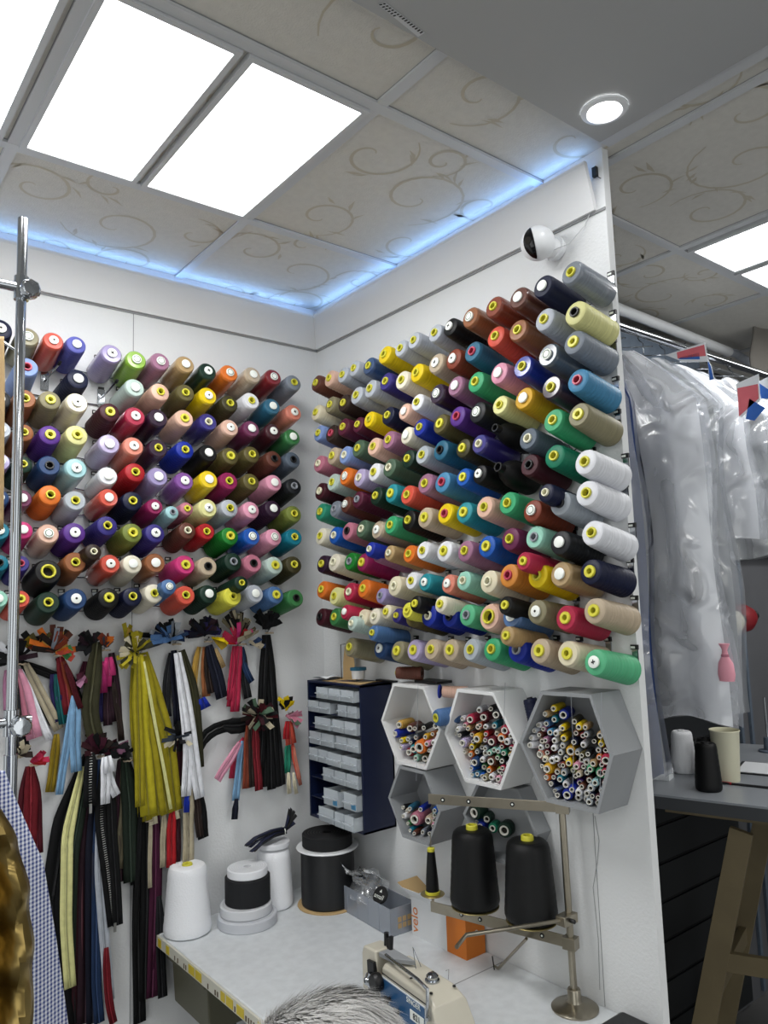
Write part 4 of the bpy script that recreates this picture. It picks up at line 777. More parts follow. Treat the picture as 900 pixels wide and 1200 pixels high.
rb = empty('round_tag', r.matrix_basis @ V((.155, .030, .064))); tag(rb, 'black rounded tag with white lettering in the tub', 'tag'); rb.rotation_euler = (radians(55), .1, r.rotation_euler.z+.2)
m = MB(); m.lathe([(.0001, 0), (.019, 0), (.021, .002), (.021, .005), (.019, .007), (.0001, .007)], M['black'], 28); m.build('disc', rb)
text('lettering', 'small', .015, M['label'], rb, Matrix.Translation((0, -.004, .0072)))
m = MB(); m.prism([(-.004, .006, .0072), (.004, .006, .0072), (0, .013, .0072)], (0, 0, .0003), M['label']); m.build('emblem', rb, smooth=False)
VA = at(497, 1089, 2, TZ); VB = at(553, 1113, 2, TZ)
r = empty('product_box', (-.064, VA.y, TZ)); tag(r, 'open white and orange cardboard box marked velo against the wall', 'box')
Lb = .182; Hb = .085; Wb = .058
m = MB(); m.box((0, -Lb*.66, 0), (Wb, 0, Hb), M['card']); m.build('carton', r, smooth=False)
m = MB(); m.box((0, -Lb, 0), (Wb, -Lb*.66, Hb), M['orange']); m.build('orange_end', r, smooth=False)
m = MB(); m.add([(0, 0, Hb), (0, -.09, Hb), (-.03, -.085, Hb+.03), (-.028, .004, Hb+.026)], [(0, 1, 2, 3)], M['card']); m.add([(Wb, 0, Hb), (0, 0, Hb), (-.004, .045, Hb+.02), (Wb, .045, Hb+.02)], [(0, 1, 2, 3)], M['kraft']); m.build('flap', r, smooth=False, solid=.001)
text('lettering', 'velo', .034, M['txtorange'], r, frame((-.0006, -.012, .036), (0, 0, 1), (0, 1, 0)))
text('lettering', 'o', .02, M['card'], r, frame((.03, -Lb-.0006, .05), (0, 0, 1), (-1, 0, 0)))

# ------------------------------------------------------------------ thread stand
PB = at(677, 1180, 2, TZ); PB.x = -.048
TOP = V((PB.x, PB.y+.004, TZ+.388))
r = empty('thread_stand', PB); tag(r, 'nickel metal thread stand with two bars and a round foot on the table', 'thread stand')
m = MB(); m.lathe([(.0001, .0), (.044, 0), (.0445, .003), (.040, .006), (.024, .009), (.015, .013), (.013, .018), (.0125, .034), (.0115, .036), (.0001, .036)], M['steel'], 40)
m.build('base_plate', r)
m = MB(); m.tube([(0, 0, .03), TOP-PB+V((0, 0, .012))], .0068, M['steel'], 16); m.build('pole', r)
def local(P): return V(P)-V(PB)
zl = .868; zu = 1.118
LB = at(505, 1062, 2, zl); UB = at(502, 936, 2, zu)
for z, E_, nm, hh in ((zl, LB, 'lower_bar', .011), (zu, UB, 'upper_bar', .010)):
    A_ = V((PB.x, PB.y, z)); d = (V((E_.x, E_.y, z))-A_); Lg = d.length; d.normalize(); s = V((-d.y, d.x, 0)); off_ = s*(.010 if s.x < 0 else -.010)
    mt_ = Matrix(((d.x, s.x, 0, A_.x-PB.x), (d.y, s.y, 0, A_.y-PB.y), (0, 0, 1, z-PB.z), (0, 0, 0, 1)))
    m = MB(); m.box((-.012, -.0016, -hh), (Lg, .0016, hh), M['steel'], mt_); m.box((-.012, -.011, -hh), (.014, .011, hh), M['steel'], mt_)
    for k in ((.06, .13, .2, .245) if nm == 'lower_bar' else (.10, .19, .245)):
        sg = 1 if s.x < 0 else -1
        m.lathe([(.0048, 0), (.0048, .0012), (.003, .0014), (.0001, .0014)], M['black'], 12, mt_ @ Matrix.Translation((k, sg*.0017, 0)) @ Matrix.Rotation(-sg*pi/2, 4, 'X'))
        m.lathe([(.0022, 0), (.0022, .002), (.0001, .0021)], M['label'], 10, mt_ @ Matrix.Translation((k, sg*.0017, 0)) @ Matrix.Rotation(-sg*pi/2, 4, 'X'))
    o = m.build(nm, r, smooth=False, bevel=.001)
    if nm == 'lower_bar': BD, BA, BS = d.copy(), A_.copy(), s.copy()
# rod
zr = .915; R1 = V((PB.x, PB.y, zr)); R0 = at(535, 1110, 2, .925); Rm = at(548, 1095, 2, .930); Rd = (R1-Rm).normalized(); R2 = R1+Rd*.035
m = MB(); side = V((-.024, 0, 0)); m.tube([local(R0), local(Rm)+V((-.004, 0, 0)), local(R1)+side, local(R2)+side], .0038, M['steel'], 12); m.build('guide_rod', r)
m = MB(); m.box((-.030, -.012, zr-PB.z-.009), (.010, .010, zr-PB.z+.009), M['steel']); m.tube([(-.012, -.012, zr-PB.z), (-.012, -.022, zr-PB.z)], .004, M['black'], 10); m.build('clamp', r, bevel=.0015)
G0 = at(617, 1100, 2, .862); G1 = at(584, 1135, 2, .757)
m = MB(); m.tube([local(G0), local(G1), local(G1)+V((0, .012, .001))], .003, M['steel'], 10); m.tube([local(G1)+V((-.002, .01, -.005)), local(G1)+V((-.004, .012, .022))], .0014, M['black'], 6); m.build('thread_guide', r)
# discs + cones on the lower bar
def disc_cone(px, py, zz, rd, label=None, kind='big'):
    P = at(px, py, 2, zz)
    q = MB(); q.lathe([(.0001, 0), (rd, 0), (rd+.0008, .001), (rd, .002), (.0001, .002)], mat('brass_disc', '9a8c5c', .4, metal=.8), 40); q.build('cone_disc', r, loc=local(P)); q = MB(); q.tube([(0, 0, -.016), (0, 0, .03)], .003, M['steel']); q.build('spindle', r, loc=local(P)); return P
c1 = disc_cone(557, 1062, .882, .050); c2 = disc_cone(623, 1079, .891, .050); c3 = disc_cone(507, 1048, .884, .026)
def big_cone(P, h, rb, rt, label):
    q = empty('thread_cone', P+V((0, 0, .0022))); tag(q, label, 'thread cone', 'black cones on the thread stand')
    pr = [(.004, .001), (rb*.84, 0), (rb*.95, .004), (rb, .012)]
    for i in range(1, 16): tt = i/16; pr.append((rb+(rt-rb)*tt+.0004*(i % 2), .012+(h-.028)*tt))
    pr += [(rt*.99, h-.014), (rt*.93, h-.006), (rt*.8, h-.001), (rt*.6, h), (.013, h)]
    b = MB(); b.lathe(pr, M['blackthread'], 44); b.build('thread_winding', q)
    b = MB(); b.lathe([(.013, h-.002), (.0125, h+.008), (.0115, h+.009), (.008, h+.009), (.0075, h-.004), (.0001, h-.004)], M['coreyel'], 24); b.build('core', q); return q
bc = [big_cone(c1, .155, .0525, .0435, 'left big black thread cone with yellow tip on the thread stand'), big_cone(c2, .152, .0525, .0435, 'right big black thread cone with yellow tip nearest the stand pole')]
q = empty('thread_cone', c3+V((0, 0, .0022))); tag(q, 'slim black thread cone with yellow ends on the end of the thread stand', 'thread cone')
b = MB(); b.lathe([(.004, .006), (.0145, .006), (.0135, .03), (.0085, .088), (.004, .09)], M['blackthread'], 28); b.build('thread_winding', q)
b = MB(); b.lathe([(.004, 0), (.0165, 0), (.0165, .005), (.013, .006)], M['coreyel'], 28); b.lathe([(.0085, .089), (.0085, .096), (.004, .098)], M['coreyel'], 20); b.tube([(0, 0, .09), (0, 0, .125)], .0012, M['steel'], 6); b.build('core', q)

# ------------------------------------------------------------------ sewing machine
zt = .868
O_ = at(447, 1129, 2, zt); E2 = at(504, 1169, 2, zt); u_ = (E2-O_).normalized(); v_ = V((-u_.y, u_.x, 0));
if v_.x < 0: v_ = -v_
LM = (E2-O_).length; WM = .066; h0 = zt-TZ
r = empty('sewing_machine', (O_.x, O_.y, TZ)); tag(r, 'small cream SINGER button sewing machine with a blue 821 plate', 'sewing machine')
Mx = Matrix(((u_.x, v_.x, 0, 0), (u_.y, v_.y, 0, 0), (0, 0, 1, 0), (0, 0, 0, 1)))
def T(*p): return Mx @ V(p)
b = MB(); b.box((-.075, .004, .0), (LM+.055, WM-.002, .030), M['cream'], Mx); b.build('bed', r, smooth=False, bevel=.004)
# arm body: lofted sections along u
secs = [(-.004, .004, WM-.006, .040, h0-.006), (.004, .0, WM, .032, h0), (LM-.014, .0, WM, .0302, h0), (LM+.010, -.003, WM+.003, .030, h0-.012), (LM+.028, -.006, WM+.008, .030, h0-.050), (LM+.038, -.006, WM+.008, .030, .045)]
vv = []; fs = []
for (uu, v0, v1, z0, z1) in secs:
    e = .006; z1 = max(z1, z0+.014); vv += [T(uu, v0, z0), T(uu, v0, z1-e), T(uu, v0+e, z1), T(uu, v1-e, z1), T(uu, v1, z1-e), T(uu, v1, z0)]
n = 6
for i in range(len(secs)-1):
    for j in range(n): fs.append((i*n+j, i*n+(j+1) % n, (i+1)*n+(j+1) % n, (i+1)*n+j))
fs += [tuple(range(n-1, -1, -1)), tuple((len(secs)-1)*n+j for j in range(n))]
b = MB(); b.add(vv, fs, M['cream']); b.build('arm', r, bevel=.0015)
b = MB(); b.box((.002, -.0008, h0-.0165), (LM+.002, .002, h0-.0150), M['black'], Mx); 
for uu, v__ in ((.008, .050), (LM*.52, .012), (LM*.55, .056), (LM*.93, .010), (LM*.96, .056)): b.lathe([(.0030, h0-.001), (.0028, h0+.0008), (.0001, h0+.001)], M['black'], 10, Matrix.Translation(T(uu, v__, 0)))
b.build('seam_and_screws', r, smooth=False)
b = MB(); b.box((-.004, -.0022, .034), (LM-.012, -.0004, h0-.020), M['white'], Mx); b.build('plate_border', r, smooth=False)
b = MB(); b.box((-.002, -.0032, .036), (LM-.014, -.0020, h0-.022), M['bluep'], Mx); b.build('blue_plate', r, smooth=False)
b = MB(); b.box((LM-.056, -.0042, .063), (LM-.015, -.0030, .079), M['label'], Mx); b.build('number_plate', r, smooth=False)
text('lettering', 'SINGER', .0125, M['label'], r, frame(T(LM-.046, -.0036, h0-.027), u_, (0, 0, 1)))
text('lettering', '821', .0145, M['black'], r, frame(T(LM-.036, -.0046, .071), u_, (0, 0, 1)))
for uu, zz, rr_ in ((.030, .070, .007), (.056, .058, .009)):
    b = MB(); mt_ = Matrix.Translation(T(uu, -.003, zz)) @ (frame((0, 0, 0), u_, (0, 0, 1))); b.lathe([(rr_*.5, 0), (rr_*.5, .006), (rr_, .007), (rr_, .013), (rr_*.8, .015), (.0001, .015)], M['black'], 20, mt_); b.lathe([(rr_*.35, .0148), (rr_*.3, .019), (.0001, .0192)], M['chrome'], 12, mt_); b.build('dial', r)
# head
b = MB(); b.prism([T(-.064, -.004, .052), T(-.064, -.004, h0-.002), T(-.060, -.002, h0+.012), T(-.020, .0, h0+.014), T(-.014, .0, .05)], v_*.040, M['cream']); b.build('head', r, bevel=.003)
b = MB(); b.prism([T(-.038, -.007, .040), T(-.041, -.007, h0-.006), T(-.020, -.006, h0-.004), T(-.010, -.006, .040)], v_*.008, M['black']); b.build('head_opening', r, bevel=.001)
b = MB(); mt_ = Matrix.Translation(T(-.024, -.006, h0-.034)) @ frame((0, 0, 0), u_, (0, 0, 1)); b.lathe([(.0001, 0), (.012, 0), (.013, .008), (.008, .012), (.006, .016), (.0001, .017)], M['chrome'], 24, mt_); b.lathe([(.003, .0165), (.0001, .0178)], M['black'], 10, mt_); b.build('tension_knob', r)
b = MB(); mt_ = Matrix.Translation(T(-.002, -.004, h0-.030)) @ frame((0, 0, 0), u_, (0, 0, 1)); b.lathe([(.0001, 0), (.015, 0), (.016, .004), (.016, .012), (.013, .016), (.0001, .016)], M['black'], 24, mt_); b.build('hand_wheel', r)
for k, (uu, hh) in enumerate(((-.030, .036), (-.022, .030), (-.014, .034))):
    b = MB(); b.tube([T(uu, .030, h0+.006), T(uu, .032, h0+hh)], [.0042, .0048], M['black'], 10); b.build('lever', r)
b = MB(); b.prism([T(-.018, .006, h0+.004), T(-.018, .036, h0+.004), T(.052, .040, h0+.004), T(.020, .012, h0+.004)], (0, 0, .008), M['hexg']); b.build('arm_guard', r, smooth=False, bevel=.001)
b = MB(); b.tube([T(.000, .010, h0+.012), T(.030, .007, h0+.013), T(LM-.036, .002, h0+.014), T(LM-.004, -.002, h0+.012), T(LM+.001, -.006, h0-.004), T(LM+.001, -.009, h0-.028)], .0030, M['chrome'], 12); b.lathe([(.005, 0), (.005, .005), (.0001, .005)], M['chrome'], 12, Matrix.Translation(T(LM+.001, -.005, h0-.030)) @ frame((0, 0, 0), u_, (0, 0, 1))); b.build('pivot_rod', r)
b = MB(); b.lathe([(.013, h0-.001), (.013, h0+.003), (.010, h0+.004), (.011, h0+.009), (.008, h0+.012), (.0001, h0+.0125)], M['chrome'], 24, Matrix.Translation(T(LM*.72, .036, 0))); b.build('oil_cap', r)
b = MB(); b.tube([T(LM+.030, .050, .052), T(LM+.052, .058, .040), T(LM+.062, .062, .02), T(LM+.064, .062, .006)], [.012, .012, .010, .014], M['black'], 14); b.build('cable_boot', r)
b = MB(); b.tube([T(.058, .048, h0+.002), T(.04, .044, h0+.03), T(.062, .034, h0+.004)], .0009, M['chrome'], 5); b.build('thread_hook', r); b = MB(); b.tube([T(LM*.80, .062, h0), T(LM*.8, .064, h0+.016), T(LM*.76, .062, h0+.012)], .0009, M['chrome'], 5); b.build('thread_hook', r)
# black corner of a case at the table end
m = MB(); m.box((-.085, -1.06, TZ+.0005), (-.012, -.975, TZ+.016), M['black']); tag(m.build('phone_case', bevel=.007), 'black rounded case lying at the near end of the table', 'case')

# ------------------------------------------------------------------ security camera
cp = at(634, 286, 0, -.048); r = empty('security_camera', (-.0008, cp.y-.006, cp.z-.004)); tag(r, 'white round security camera with black face on the wall', 'security camera')
ax = V((-.93, -.10, -.28)).normalized(); mt_ = Matrix.Translation((-.055, .008, .004)) @ zto(ax).to_matrix().to_4x4() @ Matrix.Scale(1.16, 4)
m = MB(); m.lathe([(0.0001, 0), (.022, 0), (.026, .012), (.026, .016), (.0001, .016)], M['white'], 32, zto((-1, 0, .1)).to_matrix().to_4x4()); m.tube([(-.012, 0, 0), (-.035, .003, .002)], [.020, .022], M['white'], 24); m.build('mount', r)
pr = [(.0001, -.040)]+[(.031*sin(a*pi/16)**.9, -.031*cos(a*pi/16)-.0045) for a in range(1, 9)]+[(.031, .006), (.0305, .014)]
m = MB(); m.lathe([(.0001, -.034)]+[(.031*sin(a*pi/18), -.031*cos(a*pi/18)) for a in range(1, 17)], M['white'], 36, mt_); m.build('housing', r)
m = MB(); m.lathe([(.0296, .0125), (.0296, .0135), (.0001, .0138)], M['white'], 32, mt_)
ff = MB(); fv = []; 
for i in range(13):
    t_ = i/12; aa = radians(-62+124*t_); wdt = .34*math.sqrt(max(0.0, 1-(2*t_-1)**2))+.02
    for j in range(5):
        ph_ = (j/4-.5)*2*wdt; fv.append(mt_ @ (V((sin(ph_)*cos(aa), sin(aa), cos(ph_)*cos(aa)))*.0318))
ff.add(fv, [(i*5+j, i*5+j+1, (i+1)*5+j+1, (i+1)*5+j) for i in range(12) for j in range(4)], mat('black_glass', '050608', .08)); 
fo = ff.build('face_glass', r)
m = MB(); m.lathe([(.0065, .0312), (.0065, .0328), (.004, .033), (.0001, .0325)], M['hole'], 20, mt_ @ Matrix.Rotation(-.15, 4, 'X')); m.build('lens', r)
m = MB(); m.tube([(-.030, -.014, -.012), (-.020, -.045, -.008), (-.006, -.075, .022), (-.003, -.100, .060), (-.003, -.098, .094), (-.003, -.092, .118)], .0010, M['gridbar'], 6); m.build('cable', r)
m = MB(); pk = at(697, 200, 0, -.006); m.box((-.008, pk.y-.004, pk.z-.012), (-.0004, pk.y+.006, pk.z+.008), M['black']); m.tube([(-.005, pk.y, pk.z-.01), (-.005, pk.y-.012, pk.z-.022)], .001, M['black'], 6); tag(m.build('cable_clip', smooth=False), 'black cable clip at the top end of the partition', 'cable clip')

# ------------------------------------------------------------------ loose hanging threads
for pts, lab in ((((592, 800), (590, 860)), 'pale thread hanging over the middle white shelf'), (((669, 815), (672, 880), (671, 930)), 'pale thread hanging in front of the big grey shelf'), (((705, 810), (704, 880), (703, 940)), 'pale thread beside the right edge of the big grey shelf'), (((490, 800), (489, 850), (488, 915)), 'pale thread hanging past the first white shelf')):
    P = [at(x, y, 0, -.125 if len(pts) == 3 else -.12) for x, y in pts]; m = MB(); m.tube([P[0], *P[1:]], .00045, M['coregrey'], 5); tag(m.build('hanging_thread'), lab, 'thread')
P = [at(x, y, 0, -.0015) for x, y in ((697, 956), (702, 985), (700, 1010), (695, 1040), (701, 1100), (703, 1160))]; m = MB(); m.tube(P, .0006, M['joint'], 5); tag(m.build('hanging_thread'), 'grey thread curling down the wall behind the thread stand', 'thread')

# ------------------------------------------------------------------ chrome garment rack and clothes, left edge
RX, RY = at(19, 600, 1, -.5).x, -.5
r = empty('garment_rack', (RX, RY, 0)); tag(r, 'chrome garment rack pole with two side rails at the left edge', 'garment rack')
m = MB(); m.tube([(0, 0, .02), (0, 0, 1.30)], .0108, M['chrome'], 20); m.build('lower_pole', r)
m = MB(); m.tube([(0, 0, 1.28), (0, 0, 2.229)], .0086, M['chrome'], 20); m.build('pole', r)
for z in (2.100, 1.352):
    m = MB(); m.tube([(-1.2, 0, z+.0), (.030, 0, z)], .0085, M['chrome'], 16); m.build('rail', r)
    m = MB(); m.lathe([(.0001, -.016), (.013, -.015), (.0165, -.010), (.0175, 0), (.0165, .010), (.013, .015), (.0001, .016)], M['chrome'], 8, Matrix.Translation((.010, -.016, z-.006)) @ Matrix.Rotation(pi/2, 4, 'X')); m.tube([(0, 0, z-.022), (0, 0, z+.020)], .0125, M['chrome'], 16); m.build('joint_clamp', r)
for sx in (-1.2, 0):
    m = MB(); m.tube([(sx, -.22, .02), (sx, .22, .02)], .012, M['chrome'], 14); m.build('foot', r)
m = MB(); m.tube([(-1.2, 0, .02), (-1.2, 0, 2.229)], .0086, M['chrome'], 16); m.build('pole', r)
def cloth(name, outline_l, outline_r, y, m, label, cat, fold=.012, nf=5, nv=30, thick=.004, extra=0):
    """cloth between two hanging edges given as points on the plane y; folds run down"""
    A_ = [at(x, q, 1, y) for x, q in outline_l]; B_2 = [at(x, q, 1, y) for x, q in outline_r]
    def along(L_, t):
        k = t*(len(L_)-1); i = min(int(k), len(L_)-2); return L_[i].lerp(L_[i+1], k-i)
    def fn(u, v):
        p = along(A_, v).lerp(along(B_2, v), u)
        return p+V((0, fold*sin(nf*2*pi*u+1.5*v)*(0.3+v*.7)+extra*(sin(17*u+11*v)*sin(13*v-7*u)+.5*sin(31*u+3)*sin(29*v)), 0))
    b = MB(); b.grid(fn, 36, nv, m); o = b.build(name, solid=thick); return tag(o, label, cat)
cloth('checked_shirt', [(-200, 905), (-225, 1000), (-250, 1250)], [(4, 903), (14, 930), (40, 990), (50, 1010), (66, 1100), (86, 1235)], -.62, M['gingham'], 'blue and white checked shirt hanging at the lower left', 'shirt', fold=.012, nf=3)
cloth('foil_garment', [(-180, 950), (-200, 1250)], [(0, 950), (18, 985), (31, 1040), (36, 1100), (37, 1160), (36, 1240)], -.70, M['gold'], 'crumpled gold foil coat in front of the checked shirt', 'coat', fold=.012, nf=5, extra=.012)
cloth('tan_garment', [(-150, 395), (-150, 620)], [(4, 395), (5, 450), (4, 620)], -.52, rmat('tan'), 'tan cloth edge hanging behind the chrome pole at the left border', 'garment', fold=.004, nf=2)

for nm_, px_, y_, z0_, zr_ in (('checked_shirt', -90, -.62, 1.25, 1.352), ('foil_garment', -80, -.70, 1.21, 1.352), ('tan_garment', -70, -.52, 2.0, 2.10)):
    g_ = bpy.data.objects[nm_]; x_ = at(px_, 900, 1, y_).x; m = MB()
    m.tube([(x_, RY-.012, zr_+.004), (x_, RY-.006, zr_+.014), (x_, RY+.012, zr_+.008), (x_, RY+.010, zr_-.012), (x_, y_, zr_-.035), (x_, y_, z0_+.03)], .0018, M['chrome'], 6)
    m.tube([(x_-.09, y_, z0_-.02), (x_, y_, z0_+.032), (x_+.09, y_, z0_-.02)], .0022, M['chrome'], 6); m.build('hanger', g_)
# ------------------------------------------------------------------ fur covered chair
FC = at(378, 1282, 1, -.99); r = empty('fur_chair', (FC.x, FC.y, 0)); tag(r, 'chair draped with long grey faux fur in front of the table', 'chair')
FRX, FRY, FRZ = .112, .07, .10
def fpt(a, b):  # superellipsoid surface
    ca, sa, cb, sb = cos(a), sin(a), cos(b), sin(b); sg = lambda t, e: math.copysign(abs(t)**e, t)
    return V((FRX*sg(cb, .8)*sg(ca, .8), FRY*sg(cb, .8)*sg(sa, .8), FRZ*sg(sb, .8)+FC.z))
b = MB(); b.grid(lambda u, v: fpt(u*2*pi, (v-.5)*pi*.98), 36, 18, M['fur']); b.box((-.13, -.06, .47), (.13, .06, FC.z-.02), M['fur']); cover = b.build('fur_cover', r)
hair = MB(); hv = []; hf = []; hm = []; rf = random.Random(9); o_ = 0
for i in range(22000):
    a = rf.uniform(0, 2*pi); sb = rf.uniform(-.15, 1); bb = math.asin(sb); p = fpt(a, bb); nn = V((p.x/FRX**2, p.y/FRY**2, (p.z-FC.z)/FRZ**2)).normalized()
    cl = sin(p.x*55+2*sin(p.z*40))*.5; flow = V((.55+.3*cl, -.5, -.35+.45*cl)); flow = (flow-nn*flow.dot(nn)).normalized()
    L_ = rf.uniform(.018, .036); g_ = V((rf.uniform(-.25, .25), rf.uniform(-.25, .25), rf.uniform(-.25, .25)))
    p1 = p+nn*L_*.45+(flow+g_)*L_*.35; p2 = p1+nn*L_*.15+(flow+g_)*L_*.6-V((0, 0, L_*.12)); s = nn.cross(flow).normalized()*rf.uniform(.0006, .0011)
    hv += [p-s, p+s, p1+s*.8, p1-s*.8, p2]; hf += [(o_, o_+1, o_+2, o_+3), (o_+3, o_+2, o_+4)]; o_ += 5
hair.add(hv, hf, M['furtip']); ho = hair.build('fur_pile', cover); ho['kind'] = 'stuff'
b = MB(); b.box((-.17, -.20, .42), (.17, .14, .47), M['black']); b.build('seat', r, bevel=.01)
for x, y in ((-.14, -.17), (.14, -.17), (-.14, .11), (.14, .11)):
    b = MB(); b.tube([(x, y, .43), (x*1.08, y*1.08, 0)], .011, M['black'], 10); b.build('leg', r)

# ------------------------------------------------------------------ beyond the partition
SY = -.35
m = MB(); m.box((WT, SY, 0), (3.2, SY+.05, ZC), M['darkwall']); struct(m.build('wall_back', smooth=False))
m = MB(); m.box((3.15, -4.2, 0), (3.2, SY, ZC), M['darkwall']); struct(m.build('wall_far', smooth=False))
m = MB()
zz = .02
while zz < 1.35:
    m.box((WT+.001, SY-.014, zz), (1.62, SY-.001, zz+.110), M['slat']); m.box((WT+.001, SY-.006, zz+.110), (1.62, SY-.001, zz+.122), M['slot']); zz += .122
tag(m.build('slatted_board', smooth=False), 'dark slatted board behind the trestle table', 'slat board')
for x, lab in ((1.72, 'grey steel upright left of the thread holders on the back wall'), (1.80, 'thin grey steel upright on the back wall')):
    m = MB(); m.box((x-.009, SY-.012, .02), (x+.009, SY-.001, 1.9), rmat('slate')); tag(m.build('shelf_upright', smooth=False), lab, 'upright')
zb = at(875, 650, 1, SY-.02).z; m = MB(); m.box((1.55, SY-.03, zb-.014), (2.4, SY-.001, zb+.014), M['black'])
for k in range(6): m.lathe([(.005, 0), (.004, .002), (.0001, .002)], M['chrome'], 10, Matrix.Translation((1.70+k*.12, SY-.030, zb)) @ Matrix.Rotation(pi/2, 4, 'X'))
tag(m.build('wall_rail', smooth=False), 'black perforated wall rail on the back wall under the garments', 'wall rail')
# two holder cones
for (px, py, c_, lab, y_) in ((856, 729, 'ivory', 'white thread cone with black tip on the back wall holder', -.52), (872, 724, 'dark_red', 'dark red thread cone on the back wall holder', -.46)):
    P = at(px, py, 1, y_); r = empty('thread_cone', P); tag(r, lab, 'thread cone', 'cones on the back wall holder')
    mt_ = zto((.9, -.2, .12)).to_matrix().to_4x4(); b = MB(); b.lathe([(.004, -.05), (.045, -.05), (.052, -.04), (.052, .0), (.035, .032), (.016, .046), (.004, .047)], thread_mat(c_), 32, mt_); b.build('thread_winding', r)
    b = MB(); b.lathe([(.016, .044), (.017, .064), (.012, .066), (.0001, .060)], M['black'], 20, mt_); b.tube([mt_ @ V((0, 0, -.05)), mt_ @ V((0, 0, -.10)), V((-.09, SY-P.y-.004, -.02))], .004, M['black'], 8); b.build('core', r)
# trestle table
T2 = .95; tA = at(772, 931, 2, T2); tB = at(900, 946, 2, T2); td = (tB-tA).normalized(); tn = V((-td.y, td.x, 0))
if tn.x < 0: tn = -tn
t0 = tA-td*((SY-.03-tA.y)/td.y*-1) if False else tA
k0 = (SY-.035-tA.y)/td.y; P00 = tA+td*k0; P01 = tA+td*.85; P10 = P00+tn*.95; P11 = P01+tn*.95; P10.y = min(P10.y, SY-.035)
r = empty('trestle_table', ((P00+P11)/2).to_tuple()[:2]+(0,)); tag(r, 'grey topped cutting table on pale timber trestle legs beyond the partition', 'table')
ro = V(r.location); m = MB(); m.prism([q-ro+V((0, 0, -.006)) for q in (P00, P01, P11, P10)], (0, 0, .006), M['table2']); m.build('tabletop', r, smooth=False)
m = MB(); m.prism([q-ro+V((0, 0, -.040)) for q in (P00+tn*.001, P01+tn*.001, P11, P10)], (0, 0, .034), M['apron']); m.build('table_edge', r, smooth=False)
m = MB(); a_ = tA+tn*.05; b2 = tA+td*.42+tn*.05
m.prism([a_-ro+V((0, 0, -.060)), b2-ro+V((0, 0, -.060)), b2-ro+tn*.05+V((0, 0, -.060)), a_-ro+tn*.05+V((0, 0, -.060))], (0, 0, .020), M['wood']); m.build('top_batten', r, smooth=False)
def pl(px, py, q): # point on vertical plane through tA + tn*q, along td
    o = tA+tn*q; d = RR*((px-450)/F_PX)-UU*((py-600)/F_PX)+fw; t = (o-CAM).dot(tn)/d.dot(tn); return CAM+d*t
def beam(p0, p1, w, t, name, m_, dirw=None):
    d = (p1-p0).normalized(); wv = (dirw or td); wv = (wv-d*wv.dot(d)).normalized(); n_ = d.cross(wv)
    b = MB(); q = [p0-wv*w/2, p0+wv*w/2, p0+wv*w/2+n_*t, p0-wv*w/2+n_*t]; b.prism([x-ro for x in q], p1-p0, m_); b.build(name, r, smooth=False, bevel=.001)
LT0 = pl(870, 972, .08); LT1 = pl(826, 1200, .08); LL = LT1+(LT1-LT0)*((LT1.z)/(LT0.z-LT1.z)); LL.z = max(LL.z, .0); beam(LT0, LL, .060, .022, 'leg', M['wood'])
far = LT0+tn*.45; far2 = LL+tn*.45; beam(far, far2, .060, .022, 'leg', M['wood'])
q0 = pl(900, 975, .08)+td*.55; q1 = V((q0.x, q0.y, 0))+td*.12; beam(q0, q1, .06, .022, 'leg', M['wood']); 
s0 = LT0.lerp(LL, .50); beam(s0+V((0, 0, 0)), s0+tn*.45, .022, .050, 'stretcher', M['wood']); s1 = LT0.lerp(LL, .42); beam(s1, q0.lerp(q1, .36), .05, .02, 'stretcher', M['wood'], V((0, 0, 1)))
# things on it
def on2(px, py): return at(px, py, 2, T2)
P = on2(802, 905); P.y = min(P.y, SY-.06); yarn_cone(P, .13, .040, .032, 'white thread cone on the grey cutting table under the plastic bags', M['whitethread'], M['white'])
P = on2(831, 926); yarn_cone(P, .135, .0375, .030, 'black thread cone at the front edge of the grey cutting table', M['blackthread'], M['black'])
P = on2(822, 918); P = P+tn*.09; yarn_cone(P, .12, .034, .030, 'second black thread cone standing behind the front black one', M['blackthread'], M['black'])
P = on2(851, 917)+tn*.03; r2 = empty('paper_cup', P); tag(r2, 'tall cream paper cup beside the black cones on the cutting table', 'cup')
m = MB(); m.lathe([(.0001, .001), (.032, .001), (.033, 0), (.034, .003), (.0425, .150), (.044, .152), (.0445, .149), (.0425, .147), (.0412, .148), (.033, .006), (.0001, .005)], mat('cream_paper', 'd9d6bd', .6), 36); m.build('cup_body', r2)
P = on2(884, 906)+tn*.06; r2 = empty('clipboard', P, (0, 0, .3)); tag(r2, 'clipboard with white paper lying on the cutting table', 'clipboard')
m = MB(); m.box((-.09, -.13, 0), (.09, .06, .004), M['black']); m.build('board', r2, smooth=False); m = MB(); m.box((-.08, -.12, .0042), (.08, .05, .0055), M['papw']); m.build('paper', r2, smooth=False)
m = MB(); m.box((-.03, -.135, .0056), (.03, -.105, .012), M['chrome']); m.build('clip', r2, bevel=.002)
P = on2(866, 921)+V((0, 0, .004)); m = MB(); m.tube([P+td*-.05, P+td*.09+tn*.0], .0035, M['black'], 8); m.tube([P+td*-.055+tn*.004, P+td*-.02], .0040, rmat('red'), 8); tag(m.build('pen'), 'black and red pen at the edge of the cutting table', 'pen')
P = on2(776, 915); m = MB(); m.box((-.028, -.02, .0005), (.028, .02, .030), M['papw']); m.box((-.026, -.018, .0305), (.026, .018, .042), M['hexg']); o = m.build('small_box', smooth=False, loc=P+tn*.03, rot=(0, 0, .3)); tag(o, 'small pale ribbed box on the cutting table beside the partition', 'box')
P = on2(888, 866); P = at(888, 895, 2, T2)+tn*.22; r2 = empty('spool_holder', P); tag(r2, 'grey spool holder with thin rod on the far side of the cutting table', 'spool holder')
